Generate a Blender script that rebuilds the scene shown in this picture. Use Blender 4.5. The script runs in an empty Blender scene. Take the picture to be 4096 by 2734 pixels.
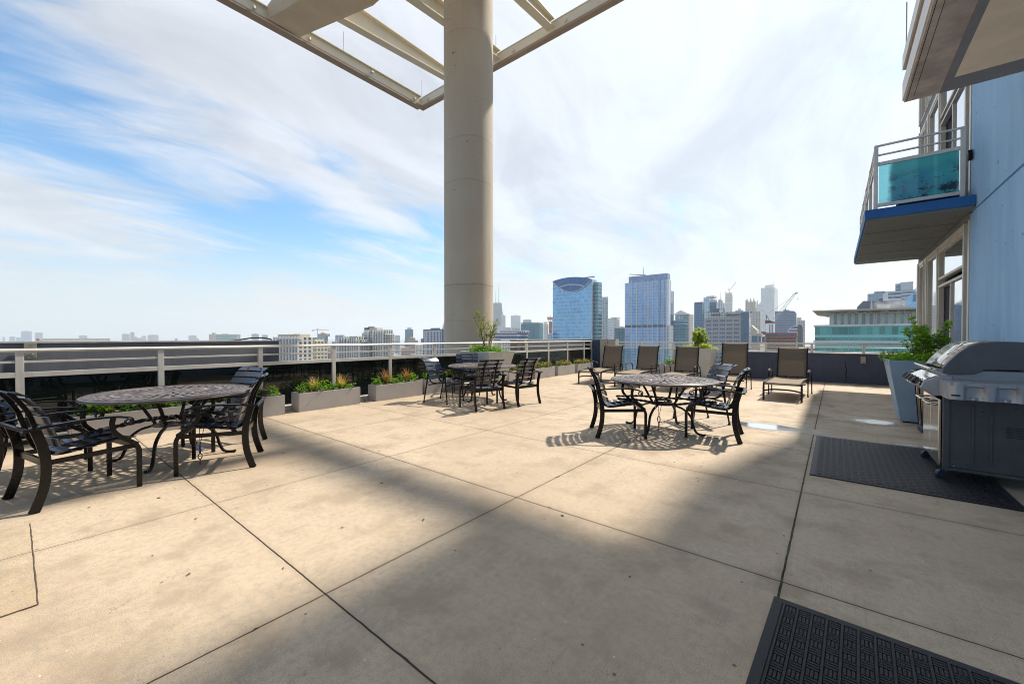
import bpy, bmesh, math, random
import numpy as np
from mathutils import Vector, Matrix
random.seed(7); RNG = np.random.default_rng(11)
S = bpy.context.scene
COL = S.collection
R = math.radians
PI = math.pi

# ------------------------------------------------------------------ camera, world, sun, exposure
EYE = 1.35
FPX, YAW, PIT = 1607.26, 0.677056, -0.0122321      # focal length in pixels of a 4096 px wide picture, heading, tilt
cam_d = bpy.data.cameras.new('camera'); cam = bpy.data.objects.new('camera', cam_d); COL.objects.link(cam)
cam_d.sensor_width = 36; cam_d.lens = FPX / 4096 * 36; cam_d.clip_start = 0.05; cam_d.clip_end = 60000
cam.location = (0, 0, EYE); cam.rotation_euler = (PI / 2 + PIT, 0, YAW)
S.camera = cam
S.view_settings.view_transform = 'Standard'; S.view_settings.look = 'None'
S.view_settings.exposure = 0.66; S.view_settings.gamma = 1
S.cycles.use_denoising = True; S.cycles.filter_width = 1.0
S.cycles.max_bounces = 8; S.cycles.transparent_max_bounces = 16; S.cycles.volume_bounces = 1
S.cycles.caustics_reflective = False; S.cycles.caustics_refractive = False
S.cycles.sample_clamp_indirect = 6

SUNV = Vector((0.20, 0.81, 1.0)).normalized()
SUN_EL = math.asin(SUNV.z); SUN_AZ = math.atan2(SUNV.x, SUNV.y)
sl = bpy.data.lights.new('sun', 'SUN'); sl.energy = 4.1; sl.angle = R(1.5); sl.color = (1.0, 0.92, 0.80)
so = bpy.data.objects.new('sun', sl); COL.objects.link(so); so.location = (0, 0, 60)
so.rotation_euler = SUNV.to_track_quat('Z', 'Y').to_euler()

W = bpy.data.worlds.new('World'); S.world = W; W.use_nodes = True


class NT:
    """small helper for building node trees"""
    def __init__(s, tree):
        s.t = tree; s.t.nodes.clear()

    def n(s, typ, **kw):
        nd = s.t.nodes.new(typ)
        ins = kw.pop('ins', {})
        for k, v in kw.items(): setattr(nd, k, v)
        for k, v in ins.items(): s.set(nd.inputs[k], v)
        return nd

    def set(s, sock, v):
        if isinstance(v, bpy.types.NodeSocket): s.t.links.new(v, sock)
        elif isinstance(v, bpy.types.Node): s.t.links.new(v.outputs[0], sock)
        else:
            if isinstance(v, (tuple, list)) and sock.type == 'RGBA' and len(v) == 3: v = (*v, 1)
            sock.default_value = v

    def m(s, op, a, b=0.0, c=0.0, clamp=False):
        nd = s.t.nodes.new('ShaderNodeMath'); nd.operation = op; nd.use_clamp = clamp
        s.set(nd.inputs[0], a); s.set(nd.inputs[1], b); s.set(nd.inputs[2], c)
        return nd.outputs[0]

    def mix(s, f, a, b, blend='MIX'):
        nd = s.t.nodes.new('ShaderNodeMix'); nd.data_type = 'RGBA'; nd.blend_type = blend
        s.set(nd.inputs[0], f); s.set(nd.inputs[6], a); s.set(nd.inputs[7], b)
        return nd.outputs[2]

    def ramp(s, f, stops):
        nd = s.t.nodes.new('ShaderNodeMapRange'); nd.clamp = True
        s.set(nd.inputs[0], f)
        nd.inputs[1].default_value, nd.inputs[2].default_value, nd.inputs[3].default_value, nd.inputs[4].default_value = stops
        return nd.outputs[0]

    def smooth(s, f, a, b, lo=0.0, hi=1.0):
        nd = s.t.nodes.new('ShaderNodeMapRange'); nd.clamp = True; nd.interpolation_type = 'SMOOTHSTEP'
        s.set(nd.inputs[0], f)
        nd.inputs[1].default_value, nd.inputs[2].default_value, nd.inputs[3].default_value, nd.inputs[4].default_value = a, b, lo, hi
        return nd.outputs[0]

    def noise(s, vec, scale, detail=3, rough=0.5, dist=0.0):
        nd = s.t.nodes.new('ShaderNodeTexNoise')
        if vec is not None: s.set(nd.inputs['Vector'], vec)
        nd.inputs['Scale'].default_value = scale; nd.inputs['Detail'].default_value = detail
        nd.inputs['Roughness'].default_value = rough; nd.inputs['Distortion'].default_value = dist
        return nd.outputs[0]

    def mapping(s, vec, scale=(1, 1, 1), loc=(0, 0, 0), rot=(0, 0, 0)):
        nd = s.t.nodes.new('ShaderNodeMapping'); s.set(nd.inputs[0], vec)
        nd.inputs[1].default_value = loc; nd.inputs[2].default_value = rot; nd.inputs[3].default_value = scale
        return nd.outputs[0]


# ---- sky: Nishita with thin cirrus laid on a high plane
w = NT(W.node_tree)
sky = w.n('ShaderNodeTexSky', sky_type='NISHITA', sun_disc=False)
sky.sun_elevation = SUN_EL; sky.sun_rotation = SUN_AZ
sky.air_density = 1.0; sky.dust_density = 1.2; sky.ozone_density = 1.4; sky.altitude = 150
tc = w.n('ShaderNodeTexCoord')
nrm = w.n('ShaderNodeVectorMath', operation='NORMALIZE', ins={0: tc.outputs['Generated']})
sep = w.n('ShaderNodeSeparateXYZ', ins={0: nrm.outputs[0]})
up = w.m('MAXIMUM', sep.outputs[2], 0.0)
den = w.m('ADD', up, 0.22)
px_, py_ = w.m('DIVIDE', sep.outputs[0], den), w.m('DIVIDE', sep.outputs[1], den)
pl = w.n('ShaderNodeCombineXYZ', ins={0: px_, 1: py_, 2: 0.0})
v1 = w.mapping(pl.outputs[0], scale=(0.95, 0.70, 1), rot=(0, 0, R(20)), loc=(2.3, 0.4, 0))
big = w.noise(v1, 0.9, 6, 0.56, 0.5)
v2 = w.mapping(pl.outputs[0], scale=(2.6, 0.85, 1), rot=(0, 0, R(-22)), loc=(0.7, 3.1, 1.5))
fine = w.noise(v2, 1.9, 8, 0.62, 0.7)
cl = w.m('ADD', w.m('MULTIPLY', big, 0.66), w.m('MULTIPLY', fine, 0.42))
dot = w.n('ShaderNodeVectorMath', operation='DOT_PRODUCT', ins={0: nrm.outputs[0]}); dot.inputs[1].default_value = SUNV
dsun = dot.outputs['Value']
cov = w.m('ADD', cl, w.smooth(dsun, 0.10, 0.95, -0.05, 0.13))
for (hx, hy, r0, r1, amt) in ((150, 690, .90, .995, -.12), (2150, 560, .95, .995, .03), (1500, 950, .96, .995, -.05), (2750, 900, .95, .995, .05), (150, 120, .90, .985, .11), (1150, 480, .93, .99, .10), (1900, 100, .90, .99, .07), (300, 1130, .97, .995, .09)):
    hv = Vector(((hx - 2048) / FPX, 1.0, -(hy - 1367) / FPX)).normalized()
    hv = Matrix.Rotation(YAW, 3, 'Z') @ hv
    dh = w.n('ShaderNodeVectorMath', operation='DOT_PRODUCT', ins={0: nrm.outputs[0]}); dh.inputs[1].default_value = hv
    cov = w.m('ADD', cov, w.smooth(dh.outputs['Value'], r0, r1, 0.0, amt))
mask = w.smooth(cov, 0.42, 0.62)
hz = w.smooth(up, 0.0, 0.24, 1.0, 0.0)
skyc = w.mix(1.0, sky.outputs[0], (0.56, 0.92, 1.08), 'MULTIPLY')
sunb = w.m('POWER', w.m('MAXIMUM', dsun, 0.0), 5.0)
tex = w.noise(w.mapping(pl.outputs[0], scale=(1.6, 0.8, 1), rot=(0, 0, R(10)), loc=(5, 1, 0)), 1.6, 8, 0.62, 0.6)
bright = w.m('MULTIPLY', w.m('ADD', 4.5, w.m('MULTIPLY', sunb, 0.65)), w.smooth(tex, 0.30, 0.66, 0.80, 1.10))
cw = w.n('ShaderNodeCombineXYZ', ins={0: w.m('MULTIPLY', bright, 1.0), 1: w.m('MULTIPLY', bright, 1.01), 2: w.m('MULTIPLY', bright, 1.04)})
mixc = w.mix(w.m('MULTIPLY', mask, 0.84), skyc, cw.outputs[0])
hzb = w.m('ADD', 4.2, w.m('MULTIPLY', sunb, 1.1))
hzc = w.n('ShaderNodeCombineXYZ', ins={0: w.m('MULTIPLY', hzb, 1.04), 1: w.m('MULTIPLY', hzb, 1.02), 2: hzb})
mixh = w.mix(w.m('MULTIPLY', hz, 0.92), mixc, hzc.outputs[0])
bg = w.n('ShaderNodeBackground', ins={'Color': mixh, 'Strength': 0.124})
w.n('ShaderNodeOutputWorld', ins={'Surface': bg.outputs[0]})

# ------------------------------------------------------------------ mesh helpers


class MB:
    def __init__(s):
        s.v = []; s.f = []; s.uv = []; s.mi = []

    def add(s, verts, faces, uvs=None, mi=0):
        o = len(s.v); s.v += [tuple(p) for p in verts]
        for k, f in enumerate(faces):
            s.f.append(tuple(i + o for i in f)); s.mi.append(mi)
            s.uv.append(uvs[k] if uvs else [(0, 0)] * len(f))
        return s

    def box(s, x0, x1, y0, y1, z0, z1, mi=0):
        v = [(x0, y0, z0), (x1, y0, z0), (x1, y1, z0), (x0, y1, z0), (x0, y0, z1), (x1, y0, z1), (x1, y1, z1), (x0, y1, z1)]
        f = [(0, 1, 5, 4), (1, 2, 6, 5), (2, 3, 7, 6), (3, 0, 4, 7), (4, 5, 6, 7), (3, 2, 1, 0)]
        a, b = x1 - x0, y1 - y0
        uv = [[(0, z0), (a, z0), (a, z1), (0, z1)], [(a, z0), (a + b, z0), (a + b, z1), (a, z1)],
              [(a + b, z0), (2 * a + b, z0), (2 * a + b, z1), (a + b, z1)], [(-b, z0), (0, z0), (0, z1), (-b, z1)],
              [(.01, .01)] * 4, [(.01, .01)] * 4]
        # walls keep u = metres along the wall so that a facade grid lines up
        uv[3] = [(-b, z0), (0, z0), (0, z1), (-b, z1)]
        return s.add(v, f, uv, mi)

    def cbox(s, c, size, rot=None, mi=0):
        hx, hy, hz = size[0] / 2, size[1] / 2, size[2] / 2
        m = MB().box(-hx, hx, -hy, hy, -hz, hz)
        M = (rot if rot is not None else Matrix.Identity(3))
        return s.add([M @ Vector(p) + Vector(c) for p in m.v], m.f, m.uv, mi)

    def prism(s, poly, z0, z1, mi=0, axis='z'):
        n = len(poly)
        def P(a, b, c):
            return (a, b, c) if axis == 'z' else ((a, c, b) if axis == 'y' else (c, a, b))
        v = [P(a, b, z0) for a, b in poly] + [P(a, b, z1) for a, b in poly]
        f = [(i, (i + 1) % n, n + (i + 1) % n, n + i) for i in range(n)] + [tuple(range(n - 1, -1, -1)), tuple(range(n, 2 * n))]
        uv = []
        for i in range(n):
            a, b = poly[i], poly[(i + 1) % n]
            uv.append([(a[0], a[1]), (b[0], b[1]), (b[0], b[1]), (a[0], a[1])])
        uv += [[poly[i] for i in range(n - 1, -1, -1)], list(poly)]
        return s.add(v, f, uv, mi)

    def tube(s, path, r, n=8, mi=0, cap=True):
        P = [Vector(p) for p in path]; k = len(P)
        rr = r if isinstance(r, (list, tuple)) else [r] * k
        T = [(P[min(i + 1, k - 1)] - P[max(i - 1, 0)]).normalized() for i in range(k)]
        a = Vector((0, 0, 1)) if abs(T[0].z) < .9 else Vector((1, 0, 0))
        u = (a - T[0] * a.dot(T[0])).normalized(); V = []
        for i in range(k):
            u = (u - T[i] * u.dot(T[i])).normalized(); b = T[i].cross(u)
            for j in range(n):
                t = 2 * PI * j / n; V.append(P[i] + (u * math.cos(t) + b * math.sin(t)) * rr[i])
        F = [(i * n + j, i * n + (j + 1) % n, (i + 1) * n + (j + 1) % n, (i + 1) * n + j) for i in range(k - 1) for j in range(n)]
        if cap: F += [tuple(range(n - 1, -1, -1)), tuple(range((k - 1) * n, k * n))]
        return s.add(V, F, None, mi)

    def bar(s, path, wid, th, side, mi=0):
        """rectangular section: 'wid' along the fixed side vector, 'th' across it"""
        P = [Vector(p) for p in path]; k = len(P); sd = Vector(side).normalized(); V = []
        ww = wid if isinstance(wid, (list, tuple)) else [wid] * k
        tt = th if isinstance(th, (list, tuple)) else [th] * k
        for i in range(k):
            t = (P[min(i + 1, k - 1)] - P[max(i - 1, 0)]).normalized()
            sv = (sd - t * sd.dot(t)).normalized(); nn = t.cross(sv).normalized()
            a, b = sv * ww[i] / 2, nn * tt[i] / 2
            V += [P[i] + a + b, P[i] - a + b, P[i] - a - b, P[i] + a - b]
        F = [(i * 4 + j, i * 4 + (j + 1) % 4, (i + 1) * 4 + (j + 1) % 4, (i + 1) * 4 + j) for i in range(k - 1) for j in range(4)]
        F += [(3, 2, 1, 0), (4 * k - 4, 4 * k - 3, 4 * k - 2, 4 * k - 1)]
        return s.add(V, F, None, mi)

    def lathe(s, prof, n=24, c=(0, 0, 0), mi=0, cap=True):
        k = len(prof)
        V = [(c[0] + r * math.cos(2 * PI * j / n), c[1] + r * math.sin(2 * PI * j / n), c[2] + z) for r, z in prof for j in range(n)]
        F = [(i * n + j, i * n + (j + 1) % n, (i + 1) * n + (j + 1) % n, (i + 1) * n + j) for i in range(k - 1) for j in range(n)]
        if cap: F += [tuple(range(n - 1, -1, -1)), tuple(range((k - 1) * n, k * n))]
        return s.add(V, F, None, mi)

    def build(s, name, mat, parent=None, smooth=False, bevel=0.0, sharp=40, loc=None, rotz=0.0):
        me = bpy.data.meshes.new(name)
        me.from_pydata(s.v, [], s.f)
        mats = mat if isinstance(mat, (list, tuple)) else [mat]
        for m in mats: me.materials.append(m)
        if len(mats) > 1: me.polygons.foreach_set('material_index', s.mi)
        uvl = me.uv_layers.new(name='UVMap')
        uvl.data.foreach_set('uv', [c for f in s.uv for p in f for c in p])
        bm = bmesh.new(); bm.from_mesh(me); bmesh.ops.recalc_face_normals(bm, faces=bm.faces); bm.to_mesh(me); bm.free()
        if smooth:
            me.shade_smooth() if hasattr(me, 'shade_smooth') else None
            me.set_sharp_from_angle(angle=R(sharp))
        me.update()
        o = bpy.data.objects.new(name, me); COL.objects.link(o)
        if parent is not None: o.parent = parent
        if loc is not None: o.location = loc
        if rotz: o.rotation_euler = (0, 0, rotz)
        if bevel:
            b = o.modifiers.new('bevel', 'BEVEL'); b.width = bevel; b.segments = 2; b.limit_method = 'ANGLE'; b.angle_limit = R(35)
        return o


def tag(o, label=None, cat=None, group=None, kind=None):
    if label: o['label'] = label
    if cat: o['category'] = cat
    if group: o['group'] = group
    if kind: o['kind'] = kind
    return o


def empty(name, loc=(0, 0, 0), rz=0.0, label=None, cat=None, group=None):
    o = bpy.data.objects.new(name, None); COL.objects.link(o); o.location = loc; o.rotation_euler = (0, 0, rz)
    o.empty_display_size = 0.1
    return tag(o, label, cat, group)


def copy_tree(o, parent=None):
    c = o.copy(); COL.objects.link(c); c.parent = parent
    for ch in list(o.children): copy_tree(ch, c)
    return c


def arc(cx, cy, r, a0, a1, n):
    return [(cx + r * math.cos(a0 + (a1 - a0) * i / n), cy + r * math.sin(a0 + (a1 - a0) * i / n)) for i in range(n + 1)]


def curve_pts(pts, n=6):
    """Catmull-Rom through the points"""
    P = [Vector(p) for p in pts]; P = [P[0] * 2 - P[1]] + P + [P[-1] * 2 - P[-2]]; out = []
    for i in range(1, len(P) - 2):
        for k in range(n):
            t = k / n; a, b, c, d = P[i - 1], P[i], P[i + 1], P[i + 2]
            out.append(0.5 * ((2 * b) + (c - a) * t + (2 * a - 5 * b + 4 * c - d) * t * t + (3 * b - a - 3 * c + d) * t ** 3))
    return out + [P[-2]]


# rays of the photograph, used to place far buildings at real distances
def ray(x, y):
    u = (x - 2048) / FPX; v = (y - 1367) / FPX
    fy = math.cos(PIT) + math.sin(PIT) * v; fz = math.sin(PIT) - math.cos(PIT) * v
    return Vector((-math.sin(YAW) * fy + math.cos(YAW) * u, math.cos(YAW) * fy + math.sin(YAW) * u, fz))


# ------------------------------------------------------------------ materials
def mat(name):
    m = bpy.data.materials.new(name); m.use_nodes = True
    return m, NT(m.node_tree)


def simple(name, col, rough=0.5, metal=0.0, var=0.0, vscale=8.0, bump=0.0, bscale=60.0, spec=0.5, coat=0.0, streak=0.0):
    m, t = mat(name)
    tc = t.n('ShaderNodeTexCoord').outputs['Object']
    base = (*col, 1)
    if var:
        nz = t.noise(tc, vscale, 5, 0.6)
        base = t.mix(t.smooth(nz, 0.3, 0.7), tuple(c * (1 - var) for c in col), tuple(min(1, c * (1 + var)) for c in col))
    if streak:
        sv = t.mapping(tc, scale=(5, 5, 0.35)); nz = t.noise(sv, 2.0, 6, 0.65)
        base = t.mix(t.smooth(nz, 0.45, 0.75, 0, streak), base, tuple(c * 0.6 for c in col))
    p = t.n('ShaderNodeBsdfPrincipled', ins={'Base Color': base, 'Roughness': rough, 'Metallic': metal, 'Specular IOR Level': spec, 'Coat Weight': coat})
    if bump:
        b = t.n('ShaderNodeBump', ins={'Strength': bump, 'Distance': 0.01, 'Height': t.noise(tc, bscale, 6, 0.65)})
        t.set(p.inputs['Normal'], b.outputs[0])
    t.n('ShaderNodeOutputMaterial', ins={'Surface': p.outputs[0]})
    return m


M = {}
M['black_metal'] = simple('bronze_black_metal', (0.0075, 0.006, 0.0055), 0.25, 0.0, 0.3, 6, spec=0.26, coat=0.0)
M['slat_metal'] = simple('slat_metal', (0.010, 0.020, 0.045), 0.24, 0.0, 0.2, 5, spec=0.8, coat=0.1)  # blue in the base colour stands in for sky reflected on the slats
M['table_metal'] = simple('table_metal', (0.125, 0.098, 0.090), 0.40, 0.2, 0.35, 9, bump=0.15, bscale=90, coat=0.1)
M['rail'] = simple('rail_paint', (0.66, 0.64, 0.59), 0.38, 0.25, 0.08, 3, bump=0.05, streak=0.25)
M['curb'] = simple('curb_concrete', (0.50, 0.47, 0.42), 0.8, 0, 0.15, 6, bump=0.2)
M['parapet'] = simple('parapet_stucco', (0.17, 0.175, 0.195), 0.75, 0, 0.12, 1.6, bump=0.28, bscale=30, streak=0.4)
M['parapet_blue'] = simple('parapet_blue', (0.030, 0.055, 0.12), 0.7, 0, 0.10, 2, bump=0.3, bscale=38)
M['parapet_slate'] = simple('parapet_slate', (0.075, 0.088, 0.135), 0.75, 0, 0.10, 1.6, bump=0.45, bscale=38, streak=0.35)
M['cap'] = simple('cap_metal', (0.42, 0.42, 0.42), 0.5, 0.2, 0.15, 4)
M['beige_wall'] = simple('beige_wall', (0.40, 0.37, 0.33), 0.8, 0, 0.07, 3, bump=0.2)
M['planter'] = simple('planter_fiberglass', (0.36, 0.34, 0.33), 0.6, 0, 0.06, 3, bump=0.08, bscale=25)
M['planter_light'] = simple('planter_light', (0.50, 0.52, 0.51), 0.55, 0, 0.06, 3, bump=0.06, bscale=20)
M['planter_blue'] = simple('planter_blue', (0.32, 0.42, 0.52), 0.55, 0, 0.07, 3, bump=0.06, bscale=20)
M['soil'] = simple('soil', (0.035, 0.024, 0.016), 0.95, 0, 0.4, 30, bump=0.8, bscale=60)
M['steel_cream'] = simple('cream_steel_paint', (0.74, 0.67, 0.52), 0.5, 0, 0.05, 1.2, bump=0.04)
M['girder_tan'] = simple('tan_girder_paint', (0.58, 0.45, 0.30), 0.6, 0, 0.08, 1.0)
M['flange_brown'] = simple('brown_flange_paint', (0.36, 0.27, 0.20), 0.6, 0, 0.08, 1.0)
M['rubber'] = simple('black_rubber', (0.017, 0.017, 0.021), 0.42, 0, 0.6, 220, bump=0.7, bscale=300, spec=0.45)
M['soffit_grey'] = simple('soffit_grey', (0.17, 0.19, 0.19), 0.8, 0, 0.08, 2, bump=0.15)
M['soffit_concrete'] = simple('soffit_concrete', (0.48, 0.41, 0.36), 0.8, 0, 0.28, 2.2, bump=0.25, bscale=14)
M['soffit_beige'] = simple('soffit_beige', (0.88, 0.74, 0.56), 0.8, 0, 0.06, 3)
M['soffit_band'] = simple('soffit_band', (0.24, 0.24, 0.26), 0.7, 0, 0.08, 3)
M['fascia_blue'] = simple('fascia_blue', (0.015, 0.12, 0.36), 0.6, 0, 0.1, 2, bump=0.15)
M['white_trim'] = simple('white_trim', (0.70, 0.70, 0.70), 0.5, 0, 0.05, 2)
M['mullion'] = simple('window_mullion', (0.62, 0.58, 0.51), 0.45, 0.2, 0.06, 3)
M['curtain'] = simple('dark_curtain', (0.02, 0.02, 0.035), 0.9)
M['stainless'] = simple('stainless', (0.66, 0.62, 0.57), 0.13, 1.0, 0.06, 4, bump=0.02, bscale=12)
M['grill_grey'] = simple('grill_side_grey', (0.085, 0.083, 0.090), 0.42, 0.1, 0.1, 6, spec=0.5)
M['grill_lid'] = simple('grill_lid_cap', (0.10, 0.10, 0.108), 0.35, 0.1, 0.12, 5, spec=0.6)
M['grill_silver'] = simple('grill_shelf_silver', (0.40, 0.40, 0.42), 0.34, 0.5, 0.08, 5)
M['black_plastic'] = simple('black_plastic', (0.012, 0.012, 0.014), 0.22, 0, spec=0.6, coat=0.4)
M['slot'] = simple('dark_slot', (0.006, 0.006, 0.007), 0.8)
M['caster'] = simple('caster_wheel', (0.03, 0.045, 0.075), 0.4)
M['chain_cover'] = simple('cable_cover', (0.008, 0.008, 0.009), 0.7, 0, 0.3, 60, bump=0.7, bscale=80)
M['cable'] = simple('steel_cable', (0.12, 0.10, 0.09), 0.4, 0.7)
M['carabiner'] = simple('carabiner_blue', (0.01, 0.07, 0.55), 0.25, 0.5, coat=0.5)
M['plate'] = simple('anchor_plate', (0.42, 0.37, 0.28), 0.4, 0.5, 0.2, 20)
M['bark'] = simple('bark', (0.13, 0.085, 0.055), 0.85, 0, 0.3, 30, bump=0.4)
M['lfabric_edge'] = simple('sling_piping', (0.16, 0.14, 0.15), 0.7)


def glass_mat(name, tint, alpha, rough=0.02, spec=0.6):
    m, t = mat(name)
    p = t.n('ShaderNodeBsdfPrincipled', ins={'Base Color': (*tint, 1), 'Roughness': rough, 'Specular IOR Level': spec})
    tr = t.n('ShaderNodeBsdfTransparent', ins={'Color': (*[min(1, 0.55 + c) for c in tint], 1)})
    mx = t.n('ShaderNodeMixShader', ins={0: alpha, 1: tr.outputs[0], 2: p.outputs[0]})
    t.n('ShaderNodeOutputMaterial', ins={'Surface': mx.outputs[0]})
    return m


def clear_glass(name, tint=(0.86, 0.93, 0.93)):
    m, t = mat(name)
    fr = t.n('ShaderNodeFresnel', ins={'IOR': 1.5})
    gl = t.n('ShaderNodeBsdfGlossy', ins={'Roughness': 0.01, 'Color': (1, 1, 1, 1)})
    tr = t.n('ShaderNodeBsdfTransparent', ins={'Color': (*tint, 1)})
    mx = t.n('ShaderNodeMixShader', ins={0: fr.outputs[0], 1: tr.outputs[0], 2: gl.outputs[0]})
    t.n('ShaderNodeOutputMaterial', ins={'Surface': mx.outputs[0]})
    return m


M['dark_glass'] = glass_mat('dark_tinted_glass', (0.006, 0.010, 0.009), 0.93, 0.015, 0.5)
M['clear_glass'] = clear_glass('clear_glass')
M['window_glass'] = glass_mat('window_glass', (0.10, 0.12, 0.13), 0.97, 0.015, 2.2)


def metal_window(name, col, rough=0.03):
    m, t = mat(name)
    p = t.n('ShaderNodeBsdfPrincipled', ins={'Base Color': (*col, 1), 'Roughness': rough, 'Metallic': 1.0})
    t.n('ShaderNodeOutputMaterial', ins={'Surface': p.outputs[0]})
    return m


M['mirror_glass'] = metal_window('reflective_window', (0.72, 0.76, 0.80))


def teal_glass():
    m, t = mat('teal_balcony_glass')
    tc = t.n('ShaderNodeTexCoord').outputs['Object']
    nz = t.noise(t.mapping(tc, scale=(2, 2, 2.6)), 2.5, 7, 0.7)
    sp = t.smooth(nz, 0.50, 0.60)
    big = t.noise(tc, 1.3, 2, 0.5)
    c = t.mix(t.smooth(big, 0.35, 0.65), (0.03, 0.26, 0.44), (0.08, 0.50, 0.50))
    sx = t.n('ShaderNodeSeparateXYZ', ins={0: tc})
    lowm = t.smooth(t.m('ADD', sx.outputs[2], t.m('MULTIPLY', nz, .5)), 4.72, 4.38)
    c = t.mix(t.m('MULTIPLY', sp, lowm), c, (0.01, 0.03, 0.05))
    p = t.n('ShaderNodeBsdfPrincipled', ins={'Base Color': c, 'Roughness': 0.06, 'Specular IOR Level': 0.8})
    tr = t.n('ShaderNodeBsdfTransparent', ins={'Color': (0.55, 0.85, 0.88, 1)})
    lf = t.smooth(t.m('ADD', sx.outputs[0], t.m('MULTIPLY', nz, .12)), -1.02, -.92, .18, .78)
    mx = t.n('ShaderNodeMixShader', ins={0: lf, 1: tr.outputs[0], 2: p.outputs[0]})
    t.n('ShaderNodeOutputMaterial', ins={'Surface': mx.outputs[0]})
    return m


M['teal_glass'] = teal_glass()


def blue_wall():
    m, t = mat('blue_painted_concrete')
    tc = t.n('ShaderNodeTexCoord').outputs['Object']
    a = t.noise(t.mapping(tc, scale=(1, 2.4, 0.5)), 1.1, 7, 0.65)
    c = t.mix(t.smooth(a, 0.25, 0.75), (0.22, 0.42, 0.66), (0.31, 0.52, 0.77))
    st = t.noise(t.mapping(tc, scale=(1, 7, 0.6)), 2.6, 7, 0.7)
    c = t.mix(t.smooth(st, 0.5, 0.8, 0, .35), c, (0.50, 0.60, 0.72))
    pit = t.noise(tc, 9, 2, 0.4)
    c = t.mix(t.smooth(pit, 0.735, 0.75), c, (0.03, 0.06, 0.10))
    p = t.n('ShaderNodeBsdfPrincipled', ins={'Base Color': c, 'Roughness': 0.7})
    b = t.n('ShaderNodeBump', ins={'Strength': 0.35, 'Distance': 0.012, 'Height': t.noise(tc, 28, 6, 0.7)})
    t.set(p.inputs['Normal'], b.outputs[0])
    t.n('ShaderNodeOutputMaterial', ins={'Surface': p.outputs[0]})
    return m


M['blue_wall'] = blue_wall()


def column_mat():
    m, t = mat('column_concrete')
    tc = t.n('ShaderNodeTexCoord').outputs['Object']
    a = t.noise(t.mapping(tc, scale=(1, 1, .35)), 0.8, 7, 0.6)
    c = t.mix(t.smooth(a, 0.3, 0.7), (0.46, 0.40, 0.315), (0.54, 0.47, 0.375))
    st = t.noise(t.mapping(tc, scale=(3, 3, .15)), 1.5, 5, 0.6)
    c = t.mix(t.smooth(st, 0.55, 0.8, 0, .35), c, (0.30, 0.26, 0.21))
    sp = t.n('ShaderNodeSeparateXYZ', ins={0: tc})
    # pour joints: irregular dark rings round the shaft
    wob = t.m('MULTIPLY', t.m('SUBTRACT', t.noise(tc, 1.4, 4, 0.6), 0.5), 0.22)
    zz = t.m('ADD', sp.outputs[2], wob)
    for z0, dk in ((2.95, .42), (1.85, .14), (6.1, .2), (7.4, .22), (10.6, .18), (11.4, .12)):
        d = t.m('ABSOLUTE', t.m('SUBTRACT', zz, z0 + 0.0))
        c = t.mix(t.smooth(d, 0.0, 0.035, dk, 0.0), c, (0.16, 0.13, 0.10))
        d2 = t.m('SUBTRACT', z0, zz)
        c = t.mix(t.m('MULTIPLY', t.smooth(d2, 0.0, 0.5, dk * .35, 0.0), t.m('GREATER_THAN', d2, 0.0)), c, (0.30, 0.255, 0.20))
    pit = t.noise(tc, 7, 2, 0.4)
    c = t.mix(t.smooth(pit, 0.765, 0.775), c, (0.16, 0.13, 0.10))
    p = t.n('ShaderNodeBsdfPrincipled', ins={'Base Color': c, 'Roughness': 0.8})
    b = t.n('ShaderNodeBump', ins={'Strength': 0.3, 'Distance': 0.03, 'Height': t.noise(tc, 5, 7, 0.7)})
    t.set(p.inputs['Normal'], b.outputs[0])
    t.n('ShaderNodeOutputMaterial', ins={'Surface': p.outputs[0]})
    return m


M['column'] = column_mat()

XJ = [(-7.45, .0028, 0), (-5.62, .0028, 0), (-3.92, .0035, 0), (-2.08, .0055, 0), (-0.22, .0075, 1)]
YJ = [(-0.60, .004, 0), (1.02, .0058, 0), (2.65, .0055, 0), (4.30, .0042, 0), (5.87, .004, 0), (7.50, .004, 0), (9.1, .004, 0), (10.7, .004, 0), (12.3, .004, 0), (13.9, .004, 0)]


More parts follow.
